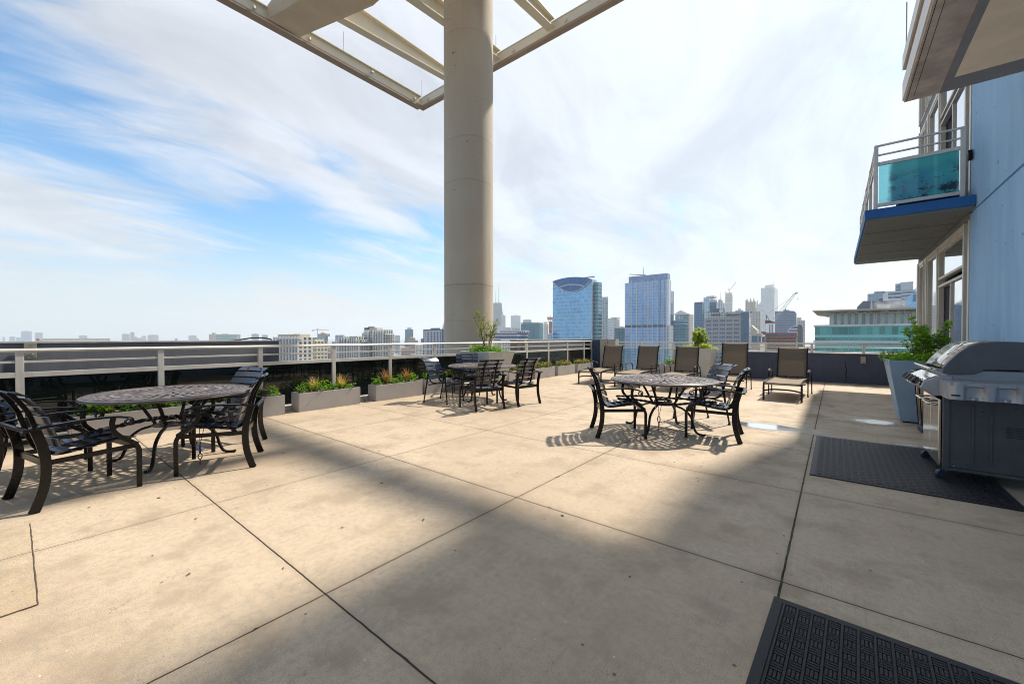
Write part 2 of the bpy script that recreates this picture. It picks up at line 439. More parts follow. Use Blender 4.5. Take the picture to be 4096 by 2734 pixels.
def floor_mat(rust=False):
    m, t = mat('terrace_concrete' + ('_patch' if rust else ''))
    tc = t.n('ShaderNodeTexCoord').outputs['Object']
    sp = t.n('ShaderNodeSeparateXYZ', ins={0: tc})
    X, Y = sp.outputs[0], sp.outputs[1]
    big = t.noise(tc, 0.55, 6, 0.6, 0.4); mid = t.noise(tc, 2.6, 7, 0.62); fine = t.noise(tc, 26, 5, 0.6); grit = t.noise(tc, 170, 3, 0.6)
    la, lb = ((0.475, 0.355, 0.235), (0.62, 0.49, 0.345)) if not rust else ((0.47, 0.34, 0.20), (0.58, 0.46, 0.32))
    c = t.mix(t.smooth(big, 0.3, 0.7), la, lb)
    c = t.mix(t.smooth(mid, 0.45, 0.68, 0, 0.7), c, tuple(v * .76 for v in la))
    c = t.mix(t.smooth(fine, 0.40, 0.70, 0.0, 0.55), c, (0.36, 0.31, 0.25))
    c = t.mix(t.smooth(grit, 0.50, 0.66, 0.0, 0.75), c, (0.27, 0.23, 0.185))
    c = t.mix(t.smooth(grit, 0.42, 0.30, 0.0, 0.35), c, (0.72, 0.67, 0.58))
    # broom marks
    br = t.noise(t.mapping(tc, scale=(60, 1.1, 1)), 2.2, 3, 0.6)
    c = t.mix(t.smooth(br, 0.52, 0.72, 0, 0.34), c, (0.30, 0.25, 0.20))
    # brownish water stains, stronger to the planters and to the grill
    stn = t.noise(t.mapping(tc, scale=(1, .8, 1), loc=(3, 9, 0)), 0.9, 6, 0.62, 0.6)
    sm = t.smooth(stn, 0.53, 0.68)
    edge = t.m('MAXIMUM', t.smooth(X, -7.0, -7.7), t.m('MULTIPLY', t.smooth(X, -1.2, 0.1), t.smooth(Y, 4.5, 7.5)))
    c = t.mix(t.m('MULTIPLY', sm, t.m('ADD', 0.26, t.m('MULTIPLY', edge, 0.5))), c, (0.22, 0.165, 0.11))
    # dark specks
    vo = t.n('ShaderNodeTexVoronoi', ins={'Vector': tc, 'Scale': 5.0, 'Randomness': 1.0}); vo.feature = 'F1'
    c = t.mix(t.smooth(vo.outputs['Distance'], 0.025, 0.055, 0.85, 0.0), c, (0.10, 0.075, 0.055))
    vo2 = t.n('ShaderNodeTexVoronoi', ins={'Vector': t.mapping(tc, loc=(7, 3, 0)), 'Scale': 14.0, 'Randomness': 1.0})
    c = t.mix(t.smooth(vo2.outputs['Distance'], 0.03, 0.07, 0.7, 0.0), c, (0.14, 0.11, 0.085))
    vo3 = t.n('ShaderNodeTexVoronoi', ins={'Vector': t.mapping(tc, loc=(17, 3, 0)), 'Scale': 9.0, 'Randomness': 1.0})
    c = t.mix(t.smooth(vo3.outputs['Distance'], 0.03, 0.06, 0.6, 0.0), c, (0.8, 0.76, 0.7))
    # hairline cracks
    crk = t.n('ShaderNodeTexVoronoi', ins={'Vector': t.n('ShaderNodeVectorMath', operation='ADD', ins={0: tc, 1: t.n('ShaderNodeTexNoise', ins={'Vector': tc, 'Scale': 3.0, 'Detail': 5.0}).outputs['Color']}).outputs[0], 'Scale': 0.55})
    crk.feature = 'DISTANCE_TO_EDGE'
    cm = t.m('MULTIPLY', t.smooth(crk.outputs['Distance'], 0.0, 0.0035, 1, 0), t.smooth(t.noise(tc, .8, 2, .5), 0.5, 0.6))
    c = t.mix(t.m('MULTIPLY', cm, 0.5), c, (0.16, 0.12, 0.09))
    # joints, with chipped edges
    wob = t.m('MULTIPLY', t.m('SUBTRACT', t.noise(tc, 9, 5, 0.7), 0.5), 0.012)
    chip = t.m('MULTIPLY', t.smooth(t.noise(tc, 6, 4, 0.7), 0.62, 0.76), 0.010)
    jm = None
    for ax, L in ((X, XJ), (Y, YJ)):
        for p0, wd, moss in L:
            d = t.m('ABSOLUTE', t.m('SUBTRACT', t.m('ADD', ax, wob), p0))
            e = t.m('SUBTRACT', d, chip) if wd > .005 else d
            k = t.m('LESS_THAN', e, wd * 0.8)
            ds = t.smooth(d, 0.0, 0.05, 0.22, 0.0)
            c = t.mix(ds, c, (0.25, 0.19, 0.12))
            if moss:
                c = t.mix(t.m('MULTIPLY', k, 1.0), c, t.mix(t.smooth(t.noise(tc, 14, 3, .6), .4, .6), (0.012, 0.011, 0.008), (0.045, 0.05, 0.008)))
            else:
                c = t.mix(k, c, (0.035, 0.025, 0.018))
            jm = k if jm is None else t.m('MAXIMUM', jm, k)
    p = t.n('ShaderNodeBsdfPrincipled', ins={'Base Color': c, 'Roughness': t.smooth(mid, .3, .7, .62, .82), 'Specular IOR Level': 0.35})
    h = t.m('SUBTRACT', t.m('ADD', t.m('MULTIPLY', grit, 0.25), t.m('MULTIPLY', fine, 0.3)), t.m('MULTIPLY', jm, 2.2))
    b = t.n('ShaderNodeBump', ins={'Strength': 0.5, 'Distance': 0.004, 'Height': h})
    t.set(p.inputs['Normal'], b.outputs[0])
    t.n('ShaderNodeOutputMaterial', ins={'Surface': p.outputs[0]})
    return m


M['floor'] = floor_mat(); M['floor_patch'] = floor_mat(True)


def sling(name, col, op):
    m, t = mat(name)
    tc = t.n('ShaderNodeTexCoord').outputs['Object']
    nz = t.noise(tc, 140, 3, .6)
    c = t.mix(t.smooth(nz, .35, .65), tuple(v * .8 for v in col), tuple(v * 1.15 for v in col))
    d = t.n('ShaderNodeBsdfPrincipled', ins={'Base Color': c, 'Roughness': 0.75, 'Specular IOR Level': .3})
    tl = t.n('ShaderNodeBsdfTranslucent', ins={'Color': c})
    a = t.n('ShaderNodeMixShader', ins={0: 0.35, 1: d.outputs[0], 2: tl.outputs[0]})
    tr = t.n('ShaderNodeBsdfTransparent')
    b = t.n('ShaderNodeMixShader', ins={0: op, 1: tr.outputs[0], 2: a.outputs[0]})
    t.n('ShaderNodeOutputMaterial', ins={'Surface': b.outputs[0]})
    return m


M['sling'] = sling('brown_sling_mesh', (0.24, 0.195, 0.15), 0.86)
M['sling_seat'] = sling('tan_sling_mesh', (0.42, 0.34, 0.25), 0.97)


def leaf_mat(name, ca, cb, trans=0.35):
    m, t = mat(name)
    tc = t.n('ShaderNodeTexCoord').outputs['Object']
    nz = t.noise(tc, 11, 3, .6)
    c = t.mix(t.smooth(nz, .35, .65), ca, cb)
    d = t.n('ShaderNodeBsdfPrincipled', ins={'Base Color': c, 'Roughness': 0.45, 'Specular IOR Level': .4})
    tl = t.n('ShaderNodeBsdfTranslucent', ins={'Color': t.mix(1.0, c, (1.5, 1.5, .6), 'MULTIPLY')})
    a = t.n('ShaderNodeMixShader', ins={0: trans, 1: d.outputs[0], 2: tl.outputs[0]})
    t.n('ShaderNodeOutputMaterial', ins={'Surface': a.outputs[0]})
    return m


M['leaf'] = leaf_mat('leaf_green', (0.08, 0.22, 0.015), (0.22, 0.39, 0.03), .45)
M['leaf_bright'] = leaf_mat('leaf_bright', (0.13, 0.29, 0.02), (0.30, 0.46, 0.05), .5)
M['leaf_yellow'] = leaf_mat('leaf_yellowgreen', (0.24, 0.34, 0.02), (0.42, 0.48, 0.05), .45)
M['leaf_olive'] = leaf_mat('leaf_olive', (0.13, 0.19, 0.03), (0.26, 0.31, 0.06), .4)
M['grass_red'] = leaf_mat('grass_rust', (0.32, 0.10, 0.045), (0.46, 0.27, 0.11))
M['grass_dark'] = leaf_mat('grass_burgundy', (0.13, 0.03, 0.03), (0.30, 0.10, 0.05))
M['grass_straw'] = leaf_mat('grass_straw', (0.62, 0.44, 0.18), (0.45, 0.38, 0.13))
M['petal'] = simple('orange_petal', (0.85, 0.28, 0.01), 0.6)


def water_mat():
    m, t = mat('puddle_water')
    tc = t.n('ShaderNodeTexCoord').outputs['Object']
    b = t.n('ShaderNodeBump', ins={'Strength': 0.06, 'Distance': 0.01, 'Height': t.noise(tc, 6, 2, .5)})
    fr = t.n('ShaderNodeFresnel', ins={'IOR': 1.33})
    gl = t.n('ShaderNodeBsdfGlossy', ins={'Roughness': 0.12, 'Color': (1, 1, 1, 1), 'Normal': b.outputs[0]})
    d = t.n('ShaderNodeBsdfDiffuse', ins={'Color': (0.80, 0.78, 0.74, 1)})  # white diffuse paints the sky's glare into the water
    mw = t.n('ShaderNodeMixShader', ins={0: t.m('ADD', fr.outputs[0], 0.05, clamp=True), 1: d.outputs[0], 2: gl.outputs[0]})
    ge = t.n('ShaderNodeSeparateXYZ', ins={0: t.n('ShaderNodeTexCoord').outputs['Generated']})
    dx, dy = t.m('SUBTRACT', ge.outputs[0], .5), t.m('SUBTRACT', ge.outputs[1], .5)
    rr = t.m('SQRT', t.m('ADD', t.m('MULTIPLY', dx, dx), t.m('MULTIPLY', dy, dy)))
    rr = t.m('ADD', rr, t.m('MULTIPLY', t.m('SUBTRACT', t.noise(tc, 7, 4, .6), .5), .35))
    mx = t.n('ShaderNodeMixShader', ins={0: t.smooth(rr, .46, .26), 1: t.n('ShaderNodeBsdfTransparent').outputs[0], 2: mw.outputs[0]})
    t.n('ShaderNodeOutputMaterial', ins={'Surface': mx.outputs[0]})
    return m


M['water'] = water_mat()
M['damp'] = simple('damp_concrete', (0.36, 0.30, 0.22), 0.5, 0, 0.2, 9, bump=.2)


def facade(name, glass, frame, spandrel, fl=3.6, bay=1.6, mull=0.12, spf=0.28, metal=0.35, rough=0.12, var=0.25, wide=0, wcol=None, wn=5, rs=0.6, pier=0.0):
    """window grid laid out in wall metres (u along the wall, v up); wide = extra pier every wn bays"""
    m, t = mat(name)
    uv = t.n('ShaderNodeUVMap').outputs[0]
    sp = t.n('ShaderNodeSeparateXYZ', ins={0: uv})
    u = t.m('DIVIDE', sp.outputs[0], bay); v = t.m('DIVIDE', sp.outputs[1], fl)
    fu, fv = t.m('FRACT', u), t.m('FRACT', v)
    iu, iv = t.m('FLOOR', u), t.m('FLOOR', v)
    wn_ = t.n('ShaderNodeTexWhiteNoise', noise_dimensions='2D', ins={0: t.n('ShaderNodeCombineXYZ', ins={0: iu, 1: iv}).outputs[0]})
    g = t.mix(t.m('MULTIPLY', wn_.outputs[0], 1.0), tuple(c * (1 - var) for c in glass), tuple(min(1, c * (1 + var)) for c in glass))
    bl = t.noise(t.mapping(uv, scale=(.03, .03, 1)), 1.0, 4, .6)
    g = t.mix(t.smooth(bl, .35, .7, 0, .45), g, tuple(min(1, c * 1.5 + .03) for c in glass))
    ms = t.m('LESS_THAN', fv, spf)
    c = t.mix(ms, g, (*spandrel, 1))
    mm = t.m('LESS_THAN', fu, mull)
    c = t.mix(mm, c, (*frame, 1))
    solid = t.m('MAXIMUM', mm, ms)
    if wide:
        fw = t.m('FRACT', t.m('DIVIDE', sp.outputs[0], bay * wn))
        mw = t.m('LESS_THAN', fw, wide)
        c = t.mix(mw, c, (*(wcol or frame), 1)); solid = t.m('MAXIMUM', solid, mw)
    p = t.n('ShaderNodeBsdfPrincipled', ins={'Base Color': c, 'Roughness': t.m('ADD', rough, t.m('MULTIPLY', solid, rs - rough)),
                                              'Metallic': t.m('MULTIPLY', t.m('SUBTRACT', 1.0, solid), metal)})
    t.n('ShaderNodeOutputMaterial', ins={'Surface': p.outputs[0]})
    return m


FM = {
    'dark_tall': facade('dark_braced_tower', (0.05, 0.09, 0.15), (0.09, 0.13, 0.19), (0.07, 0.11, 0.17), 4, 4, .3, .3, .2, .3),
    'blue_glass': facade('blue_curtain_wall', (0.13, 0.36, 0.62), (0.34, 0.50, 0.64), (0.50, 0.64, 0.74), 3.9, 1.5, .10, .16, .5, .08),
    'violet_glass': facade('violet_blue_curtain_wall', (0.18, 0.31, 0.52), (0.42, 0.50, 0.62), (0.28, 0.39, 0.56), 3.8, 1.5, .22, .16, .45, .1, wide=.05, wcol=(0.58, 0.56, 0.52), wn=10),
    'dark_blue': facade('dark_blue_curtain_wall', (0.03, 0.11, 0.21), (0.05, 0.14, 0.24), (0.045, 0.12, 0.21), 3.8, 1.8, .08, .15, .5, .08),
    'teal_dark': facade('teal_curtain_wall', (0.03, 0.13, 0.18), (0.08, 0.20, 0.25), (0.07, 0.17, 0.22), 3.6, 1.9, .10, .18, .5, .08),
    'side_glass': facade('banded_side_glass', (0.04, 0.15, 0.22), (0.06, 0.16, 0.22), (0.40, 0.50, 0.50), 3.9, 3.2, .06, .14, .5, .08),
    'grey_stripe': facade('grey_stripe', (0.20, 0.27, 0.32), (0.47, 0.49, 0.49), (0.42, 0.45, 0.45), 3.8, 2.4, .45, .22, .3, .2),
    'white_grid': facade('white_grid', (0.07, 0.10, 0.15), (0.60, 0.57, 0.53), (0.60, 0.57, 0.53), 3.2, 2.6, .52, .42, .2, .2),
    'cream_pier': facade('cream_piers', (0.05, 0.08, 0.10), (0.66, 0.59, 0.48), (0.60, 0.54, 0.44), 3.1, 3.3, .45, .38, .2, .2),
    'cream_tower': facade('cream_tower', (0.07, 0.14, 0.17), (0.60, 0.56, 0.48), (0.36, 0.36, 0.33), 3.1, 2.7, .36, .32, .3, .2),
    'tan_grid': facade('tan_grid', (0.08, 0.14, 0.14), (0.56, 0.50, 0.37), (0.56, 0.50, 0.37), 3.1, 2.8, .42, .45, .25, .2),
    'brick_grid': facade('brick_grid', (0.10, 0.12, 0.15), (0.36, 0.22, 0.17), (0.36, 0.22, 0.17), 3.4, 3.0, .45, .45, .2, .2),
    'stone_office': facade('stone_office', (0.06, 0.11, 0.20), (0.36, 0.33, 0.32), (0.44, 0.40, 0.38), 3.9, 1.5, .13, .36, .35, .15, wide=.22, wcol=(0.37, 0.33, 0.31), wn=4),
    'beige_stone': facade('beige_stone', (0.16, 0.19, 0.22), (0.52, 0.48, 0.42), (0.50, 0.46, 0.40), 4.0, 2.2, .5, .28, .2, .3),
    'band': facade('banded_blue_white', (0.05, 0.09, 0.20), (0.07, 0.12, 0.22), (0.60, 0.60, 0.60), 3.9, 3.0, .05, .34, .45, .1),
    'white_stripe': facade('white_stripe', (0.28, 0.33, 0.38), (0.62, 0.63, 0.62), (0.50, 0.52, 0.53), 3.9, 3.0, .55, .1, .2, .3),
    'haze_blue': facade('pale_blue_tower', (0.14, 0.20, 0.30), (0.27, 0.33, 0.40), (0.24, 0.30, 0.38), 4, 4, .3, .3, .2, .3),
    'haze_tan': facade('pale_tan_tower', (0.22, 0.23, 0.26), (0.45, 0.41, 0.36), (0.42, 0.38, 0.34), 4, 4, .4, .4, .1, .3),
    'teal_bright': facade('bright_teal_glass', (0.06, 0.27, 0.28), (0.14, 0.38, 0.39), (0.28, 0.56, 0.54), 3.7, 1.6, .06, .26, .45, .1, var=.45),
    'pale_fins': facade('pale_glass_fins', (0.20, 0.25, 0.26), (0.62, 0.74, 0.70), (0.28, 0.36, 0.36), 5.0, 2.0, .55, .06, .3, .2),
    'dark_frame': facade('navy_frame_tower', (0.04, 0.10, 0.20), (0.05, 0.11, 0.19), (0.05, 0.12, 0.20), 3.6, 2.2, .25, .3, .4, .15),
    'white_columns': facade('white_vertical_piers', (0.05, 0.09, 0.19), (0.66, 0.64, 0.60), (0.08, 0.12, 0.22), 3.4, 2.9, .30, .22, .3, .15),
    'balcony_slats': facade('balcony_bands', (0.26, 0.36, 0.45), (0.34, 0.42, 0.50), (0.62, 0.66, 0.68), 3.2, 3, .08, .4, .3, .2),
    'site': facade('unfinished_floors', (0.14, 0.10, 0.09), (0.30, 0.17, 0.12), (0.40, 0.30, 0.24), 3.6, 3.4, .2, .26, 0, .8),
    'site_red': facade('red_formwork_floors', (0.22, 0.18, 0.19), (0.50, 0.12, 0.07), (0.42, 0.20, 0.15), 4.2, 4.6, .12, .34, 0, .8),
}
M['conc_pale'] = simple('pale_roof_concrete', (0.56, 0.52, 0.44), 0.8, 0, .08, .3)
M['conc_white'] = simple('white_panel', (0.66, 0.65, 0.64), 0.6, 0, .05, .2)
M['conc_tan'] = simple('tan_panel', (0.50, 0.44, 0.34), 0.8, 0, .08, .2)
M['steel_dark'] = simple('dark_steel', (0.045, 0.055, 0.08), 0.5, .3)
M['steel_pale'] = simple('pale_steel', (0.50, 0.50, 0.48), 0.5, .3)
M['rust_red'] = simple('rust_red', (0.40, 0.11, 0.06), 0.7, 0, .2, .4)
M['navy_panel'] = simple('navy_panel', (0.03, 0.045, 0.085), 0.5)
M['blue_crown'] = facade('deep_blue_crown', (0.01, 0.10, 0.30), (0.015, 0.12, 0.33), (0.01, 0.11, 0.31), 4, 3, .06, .06, .15, .25)
M['copper'] = simple('green_copper_roof', (0.40, 0.50, 0.42), 0.6)
M['red_sign'] = simple('red_sign', (0.60, 0.02, 0.02), 0.5)
M['asphalt_far'] = simple('city_ground', (0.13, 0.13, 0.125), 0.9, 0, .5, .012)

# ------------------------------------------------------------------ setting: terrace
fl = MB().box(-8.06, 9.0, -9.0, 15.32, -0.35, 0.0).build('terrace_floor', M['floor']); tag(fl, kind='structure')
pt = MB().box(-4.53, -3.12, -0.75, 0.07, 0.0, 0.004).build('floor_patch', M['floor_patch']); tag(pt, kind='structure')
jt = MB()
for a, b in (((-4.53, .07), (-3.12, .07)), ((-3.12, .07), (-3.12, -.75))):
    d = Vector((b[0] - a[0], b[1] - a[1])); n = 26; L = d.length; d.normalize()
    pts = [(a[0] + d.x * L * i / n + random.uniform(-.0015, .0015), a[1] + d.y * L * i / n + random.uniform(-.0015, .0015), .0062) for i in range(n + 1)]
    jt.bar(pts, [random.uniform(.002, .006) for _ in pts], .002, (-d.y, d.x, 0))
tag(jt.build('floor_joint', simple('joint_dirt', (.09, .06, .04), .9)), kind='structure')

pod = MB().box(-8.5, 9.0, -9.0, 15.9, -96, -0.36).build('lower_building', FM['cream_pier'])
tag(pod, 'lower storeys carrying the roof terrace', 'building')
curb = MB(); curb.box(-8.12, -7.84, -9, 15.30, 0.001, 0.085)
curb.box(-8.10, -7.80, -9, 15.28, 0.0, 0.035)
tag(curb.build('curb', M['curb'], bevel=.006), kind='structure')

# parapet walls
def parapet(name, label, x0, x1, y0, y1, z1, m, capm=None, cap_over=.02, cat='wall', extra=None):
    r = empty(name, (x0, y0, 0), 0, label, cat)
    MB().box(0, x1 - x0, 0, y1 - y0, -0.3, z1 - .03).build('wall', m, r, bevel=.01)
    MB().box(-cap_over, x1 - x0 + cap_over, -cap_over, y1 - y0 + cap_over, z1 - .03, z1).build('coping', capm or M['cap'], r, bevel=.006)
    return r

pw1 = parapet('parapet_wall', 'dark grey parapet wall with a cable on top, behind the railing at the left', -8.62, -8.33, -9, 3.22, 1.292, M['parapet'])
pw2 = parapet('parapet_wall', 'dark grey parapet wall behind the railing between the concrete column and the corner', -8.62, -8.33, 10.62, 15.6, 1.262, M['parapet'])
pw3 = parapet('corner_wall', 'short beige wall end standing at the far corner beside the first lounger', -7.62, -6.92, 15.32, 15.62, 1.262, M['beige_wall'], M['beige_wall'], 0)
pw4 = parapet('corner_post_wall', 'narrow dark blue wall end between the railing and the beige corner wall', -8.32, -7.63, 15.33, 15.61, 1.255, M['parapet_blue'], M['parapet'], 0)
pw5 = parapet('low_parapet_wall', 'low slate blue parapet wall with a railing on top behind the loungers', -2.95, 6.0, 15.22, 15.5, 0.885, M['parapet_slate'], M['cap'])
for (px_, pz) in ((-0.05, .30), (1.35, .2)):
    pass
# cracks on the low wall (sealed, dark)
ck = MB()
for (cx, z0, z1, wd) in ((-1.55, .1, .6, .012), (.25, .05, .62, .022), (-0.95, .7, .84, .012), (-1.25, .72, .84, .012)):
    pts = [(cx - pw5.location.x + random.uniform(-.02, .02), -.002, z0 + (z1 - z0) * i / 9) for i in range(10)]
    ck.bar(pts, [random.uniform(.5, 1.2) * wd for _ in pts], .004, (1, 0, 0))
ck.build('sealed_crack', M['slot'], pw5)
# anchor plates
def anchor(loc, rz, label):
    r = empty('anchor_plate', loc, rz, label, 'anchor plate', 'metal anchor plates on the parapet walls')
    MB().box(-.055, .055, -.012, 0, -.10, .10).build('plate', M['plate'], r, bevel=.003)
    for z in (-.07, .07):
        MB().lathe([(.014, 0), (.014, .012), (.006, .02)], 8).build('bolt', M['steel_pale'], r).rotation_euler = (PI / 2, 0, 0)
        r.children[-1].location = (0, -.012, z)
    ring = MB().tube([(.028 * math.cos(a), -.035, .028 * math.sin(a)) for a in np.linspace(0, 2 * PI, 17)], .007, 6)
    ring.build('ring', M['stainless'], r, smooth=True)
    return r
anchor((.63, 15.20, .62), 0, 'beige anchor plate with a steel ring on the low slate blue wall beside the shrub')
anchor((-8.31, 0.15, 1.10), PI / 2, 'beige anchor plate behind the nearest railing post at the left')
anchor((-8.31, 11.05, 1.08), PI / 2, 'pair of small anchor fittings on the dark wall right of the column')
anchor((-7.33, 15.30, 1.12), 0, 'hook plate on the beige corner wall behind the first lounger')
# cable along the left parapet top
pts = [(-8.36, y, 1.245 + .004 * math.sin(y * 3)) for y in np.linspace(-6, 1.9, 30)] + [(-8.35, 2.2, 1.262), (-8.37, 2.5, 1.29), (-8.40, 2.75, 1.33), (-8.42, 2.95, 1.335), (-8.43, 3.1, 1.31), (-8.43, 3.12, 1.292)]
tag(MB().tube(curve_pts(pts, 3), .012, 6).build('power_cable', M['slot'], smooth=True), 'black cable running along the top of the left parapet wall', 'cable')
# floor drain
dr = MB()
dr.box(-.28, .28, -.11, .11, 0, .004)
dg = dr.build('floor_drain', M['damp'], loc=(.63, 14.95, 0.0005)); tag(dg, 'rectangular floor drain grate beside the low slate blue wall', 'drain')
gb = MB()
for i in range(14): gb.box(-.16 + i * .024, -.15 + i * .024, -.06, .06, .0045, .007)
gb.build('grate', M['slot'], dg)
# eye bolt by the planter
eb = empty('floor_eye_bolt', (-7.62, 4.58, 0), 0, 'small black eye bolt in the floor between two planter boxes', 'eye bolt')
MB().tube([(0, 0, 0), (0, 0, .03)], .006, 6).build('shank', M['steel_dark'], eb)
MB().tube([(0, .02 * math.cos(a), .05 + .02 * math.sin(a)) for a in np.linspace(0, 2 * PI, 13)], .005, 6).build('eye', M['steel_dark'], eb, smooth=True)

# ------------------------------------------------------------------ railings
RY = [-5.37, -4.02, -2.66, -1.30, .056, 1.414, 2.772, 4.116, 5.454, 6.774, 8.09, 9.40, 10.72, 12.02, 13.33, 14.63, 15.29]
rl = empty('terrace_railing', (-8.0, 0, 0), 0, 'pale metal railing with dark glass panels along the row of planter boxes', 'railing')
for y in RY:
    m_ = MB(); m_.box(-.03, .03, y - .036, y + .036, 0.08, 1.16)
    m_.box(-.045, .045, y - .05, y + .05, 0.08, .10)
    m_.build('post', M['rail'], rl, bevel=.004)
L0, L1 = RY[0] - 3, 15.33
prof = [(-.04, 1.160), (.04, 1.160), (.045, 1.18), (.03, 1.206), (-.03, 1.206), (-.045, 1.18)]
MB().prism(prof, L0, L1, axis='y').build('top_rail', M['rail'], rl, smooth=True)
mr = MB(); mr.box(-.022, .022, L0, L1, 1.022, 1.050); mr.build('middle_rail', M['rail'], rl, bevel=.003)
lr = MB(); lr.box(-.026, .028, L0, L1, .842, .905); lr.build('lower_rail', M['rail'], rl, bevel=.003)
for a, b in zip(RY[:-1], RY[1:]):
    MB().box(-.012, -.004, a + .038, b - .038, .09, .84).build('glass_panel', M['dark_glass'], rl)
# service pipe lying behind the glass, on the roof ledge
tag(MB().tube([(-8.28, y, .35) for y in (4.3, 5.6, 7.0)], .10, 16).build('pipe', simple('green_pipe', (.06, .085, .07), .5), smooth=True), 'fat green pipe lying behind the dark railing glass', 'pipe')

fr = empty('far_railing', (0, 15.26, 0), 0, 'pale railing over clear glass and the low wall behind the loungers', 'railing')
FX = [-6.88, -5.82, -4.64, -2.92, -1.74, -.545, .645, 1.75]
for i, x in enumerate(FX):
    MB().box(x - .03, x + .03, -.03, .03, (.02 if x < -2.95 else .885), 1.13).build('post', M['rail'], fr, bevel=.004)
prof2 = [(-.04, 1.13), (.04, 1.13), (.045, 1.148), (.03, 1.172), (-.03, 1.172), (-.045, 1.148)]
MB().prism(prof2, -6.9, 1.78, axis='x').build('top_rail', M['rail'], fr, smooth=True)
MB().box(-6.9, 1.78, -.015, .015, 1.025, 1.048).build('middle_rail', M['rail'], fr, bevel=.003)
MB().box(-6.9, -2.95, -.02, .02, .905, .945).build('lower_rail', M['rail'], fr, bevel=.003)
MB().box(-2.95, 1.78, -.02, .02, .905, .925).build('base_rail', M['rail'], fr, bevel=.003)
for a, b in ((-6.85, -5.85), (-5.79, -4.67), (-4.61, -2.98)):
    MB().box(a, b, -.005, .005, .07, .90).build('glass_panel', M['clear_glass'], fr)
MB().box(-6.9, -2.96, -.05, .05, .0, .06).build('base_curb', M['curb'], fr)

# ------------------------------------------------------------------ column and overhead frame
ZF = 12.0
col_ = MB().lathe([(.785, -20), (.785, -2), (.783, 3), (.781, 8), (.78, 18)], 72)
co = col_.build('concrete_column', M['column'], smooth=True, loc=(-9.18, 9.21, 0)); tag(co, 'giant round concrete column rising outside the railing', 'column')

fm = empty('overhead_frame', (-15.06, 12.05, ZF), 0, 'cream steel roof frame of tapered beams high above the terrace', 'roof frame')
XC, YC = -15.06, 12.05
def L(x, y, z): return (x - XC, y - YC, z)
# outer edge channel along X (far side) and along Y (left side); lower flange brown, web cream
e = MB(); e.box(0, 18.2, 0, .03, .09, .44); e.build('edge_web', M['steel_cream'], fm)
e = MB(); e.box(0, 18.2, -.02, .07, .44, .47); e.build('edge_cap', M['steel_cream'], fm)
e = MB(); e.box(-.16, 18.2, -.02, .20, 0.0, .09); e.build('edge_flange', M['flange_brown'], fm)
e = MB(); e.box(-.03, 0, -18, -.001, .09, .44); e.build('edge_web', M['steel_cream'], fm)
e = MB(); e.box(-.16, .10, -18, -.101, .44, .47); e.build('edge_cap', M['steel_cream'], fm)
e = MB(); e.box(-.30, .02, -18, -.021, 0.0, .09); e.build('edge_flange', M['flange_brown'], fm)
# tapered beams: deeper towards the building
for bx in (-12.76, -10.37, -7.88, -5.35, -2.62):
    m_ = MB()
    def low(y): return .20 - (YC - y) * .078
    y0, y1 = YC - .05, -6.0
    mid_ = -YC
    pts = []
    for y in (y0, 6.0, 0.0, y1):
        pts.append((y - YC, max(low(y), -.95)))
    web = [(pts[0][0], .47)] + [(p[0], .47) for p in pts[1:]] + [(p[0], p[1]) for p in reversed(pts)]
    V0 = bx - XC
    m_.prism(web, V0 - .012, V0 + .012, axis='x')
    for k in range(len(pts) - 1):
        a, b = pts[k], pts[k + 1]
        m_.add([(V0 - .15, a[0], a[1]), (V0 + .15, a[0], a[1]), (V0 + .15, b[0], b[1]), (V0 - .15, b[0], b[1]),
                (V0 - .15, a[0], a[1] - .03), (V0 + .15, a[0], a[1] - .03), (V0 + .15, b[0], b[1] - .03), (V0 - .15, b[0], b[1] - .03)],
               [(0, 1, 2, 3), (7, 6, 5, 4), (0, 4, 5, 1), (1, 5, 6, 2), (2, 6, 7, 3), (3, 7, 4, 0)])
    m_.box(V0 - .15, V0 + .15, pts[-1][0], pts[0][0], .47, .50)
    m_.build('tapered_beam', M['steel_cream'], fm)
# box girder along X, its underside sloping down towards the middle
g = MB()
xa, xb = -14.9, 3.0
ya, yb = 5.46, 6.52
def gz(x): return -max(0, min(1.25, (x - xa) * .27))
xs_ = [xa, -12.2, -10.3, xb]
for i in range(len(xs_) - 1):
    x0, x1 = xs_[i], xs_[i + 1]
    v = []
    for x in (x0, x1):
        v += [L(x, ya, gz(x)), L(x, yb, gz(x)), L(x, yb, .44), L(x, ya, .44)]
    g.add(v, [(0, 1, 5, 4), (1, 2, 6, 5), (2, 3, 7, 6), (3, 0, 4, 7), (3, 2, 1, 0), (4, 5, 6, 7)])
g.build('box_girder', M['girder_tan'], fm)
# small brackets and the dome light on the edge
for (x, y) in ((-15.02, 11.6), (-14.6, 12.02), (-15.02, 6.9), (-9.6, 12.02), (-7.3, 12.02), (-15.02, 5.1)):
    MB().lathe([(.03, 0), (.05, .02), (.05, .10), (.02, .12)], 8, L(x, y, .16)).build('bracket', M['steel_cream'], fm)
MB().lathe([(.02, -.06), (.055, -.03), (.06, .0), (.05, .05)], 12, L(-14.96, 9.4, .25)).build('lamp', M['steel_pale'], fm)
for (x, y) in ((-15.0, 8.2), (-15.0, 12.0), (-10.5, 12.05)):
    o = MB().tube([(0, 0, 0), (0, 0, .75)], .007, 6).build('lightning_rod', M['steel_dark'], loc=(x, y, ZF + .47))
    tag(o, {8.2: 'thin rod on the left edge of the overhead frame', 12.0: 'thin rod at the corner of the overhead frame', 12.05: 'thin rod on the frame right of the column'}[y], 'lightning rod', 'thin lightning rods on the overhead frame')

